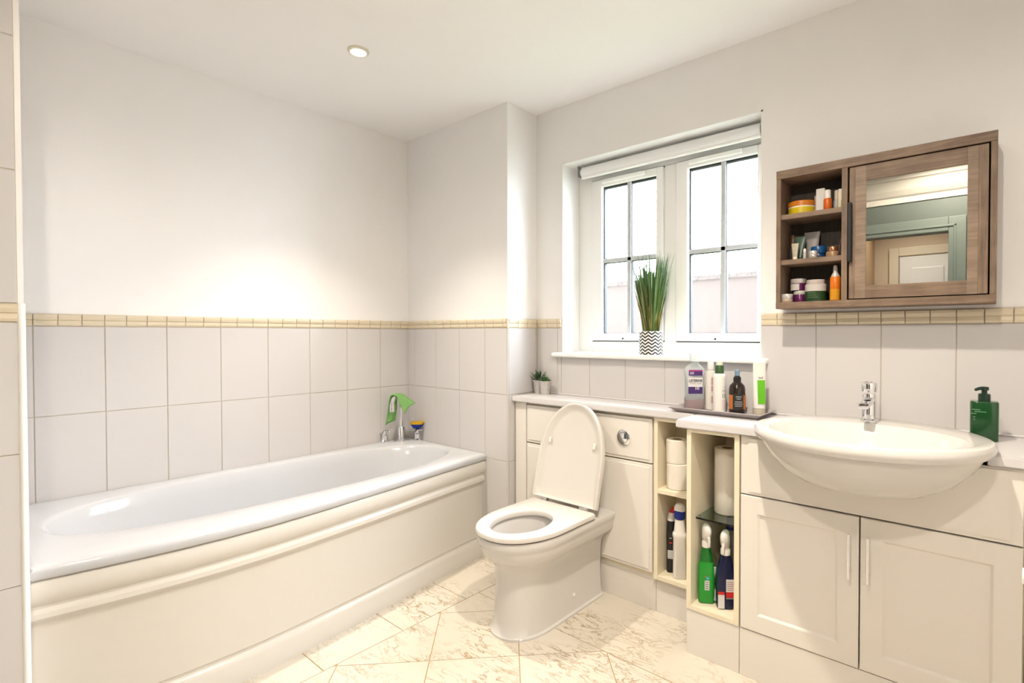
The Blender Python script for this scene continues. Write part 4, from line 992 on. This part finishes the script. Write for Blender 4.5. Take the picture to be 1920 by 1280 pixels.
small_bottle(2.286, -.098, S2, .006, .028, .005, .012, mat('frosted_vial', (.45, .42, .40), .3), WHITEPL, 'tiny pale vial between the tubes and the blue jar')
BLUEJ = mat('deep_blue_jar', (0.004, 0.034, 0.109), .3); BLUEL = mat('blue_lid', (0.005, 0.061, 0.184), .3)
jar(2.324, -.060, S2, .024, .022, .026, BLUEJ, BLUEL, 'round blue jar with blue lid on the middle shelf', gr, rl=.026)
jar(2.317, -.108, S2, .0145, .014, .013, mat('silver_jar', (.52, .47, .44), .25, .5), mat('silver_lid', (.66, .62, .58), .25, .6), 'tiny silver pot in front of the blue jar', gr)
jar(2.376, -.080, S2, .0235, .022, .017, mat('tan_jar', (0.286, 0.170, 0.088), .3), mat('copper_lid', (0.490, 0.231, 0.122), .2, .8), 'tan jar with copper lid at the right of the middle shelf', gr, rl=.017)
pn = thing('makeup_pencil', 'thin dark pencil leaning against the divider beside the copper lidded jar', 'pencil', (2.402, -.10, S2), gr)
G().tube([(2.399, -.112, S2 + .002), (2.410, -.107, S2 + .075)], .0032, 10).build('barrel', mat('dark_barrel', (.05, .02, .03), .4), pn, True)
G().tube([(2.410, -.107, S2 + .0745), (2.4115, -.1065, S2 + .092)], [.0032, .0012], 10).build('tip', mat('mauve_tip', (.35, .18, .2), .5), pn, True)
# bottom shelf
PJ = mat('plum_jar', (0.088, 0.008, 0.061), .25); SL = mat('grey_silver_lid', (.55, .51, .50), .3, .4); WJ = mat('off_white_plastic', (0.476, 0.449, 0.422), .35)
jar(2.262, -.066, S3, .0225, .030, .014, PJ, WJ, 'plum jar with pale lid, lower of the two stacked', gr)
t = jar(2.256, -.064, S3 + .0442, .027, .028, .017, PJ, SL, 'larger plum jar with silver lid stacked on another jar', gr)
wrap(t, 'label', WJ, (2.256, -.064, S3 + .0442), .0274, S3 + .046, S3 + .070, -1.3, .35)
jar(2.229, -.112, S3, .0195, .013, .018, mat('beige_pot', (.42, .33, .25), .3), mat('white_silver_lid', (0.530, 0.517, 0.503), .15, .4), 'small low pot with shiny white lid at the front of the bottom shelf', gr)
t = jar(2.320, -.082, S3, .036, .064, .016, mat('white_jar', (0.503, 0.462, 0.435), .35), mat('pale_pink_lid', (0.476, 0.408, 0.388), .35), 'large white jar with dark green label on the bottom shelf', gr, rl=.031)
wrap(t, 'label', mat('forest_green_label', (0.008, 0.037, 0.008), .4), (2.320, -.082, S3), .0366, S3 + .002, S3 + .038, -1.9, 1.9, 24)
for k in range(3): wrap(t, 'print', mat('pale_leaf_print', (.09, .16, .08), .5), (2.320, -.082, S3), .0370, S3 + .031 - k * .008, S3 + .033 - k * .008, -.6, .2 + .1 * k, 8)
c = (2.387, -.094, S3)
b = thing('spray_bottle', 'bright orange spray bottle with clear cap on the bottom cabinet shelf', 'bottle', c, gr)
G().lathe([(.016, 0), (.0175, .002), (.0175, .083), (.016, .086)], c, 28).build('body', mat('orange_gradient_plastic', (0.612, 0.150, 0.007), .25), b, True)
wrap(b, 'label', mat('amber_label', (0.612, 0.272, 0.014), .3), c, .0179, S3 + .004, S3 + .042, -1.2, 1.0)
G().lathe([(.014, .086), (.013, .092), (.0075, .102), (.0065, .124), (.005, .127), (0, .127)], c, 22).build('cap', mat('clear_white_cap', (0.490, 0.449, 0.422), .2), b, True)

# rail end at the right edge of the view
rl = thing('towel_rail', 'white towel rail on the right wall, only its rounded end in view', 'towel rail', (3.1, -1.0, .85))
g = G(); a_ = at(1917, 1079, 'y', -1.05)
G().tube([(a_.x, -1.05, a_.z), (3.296, -1.05, a_.z)], .0125, 16).build('rail', WHITEP, rl, True)
G().lathe([(.022, 0), (.022, .006), (.014, .01)], (3.285, -1.05, a_.z), 18, 'x').build('wall_plate', WHITEP, rl, True)
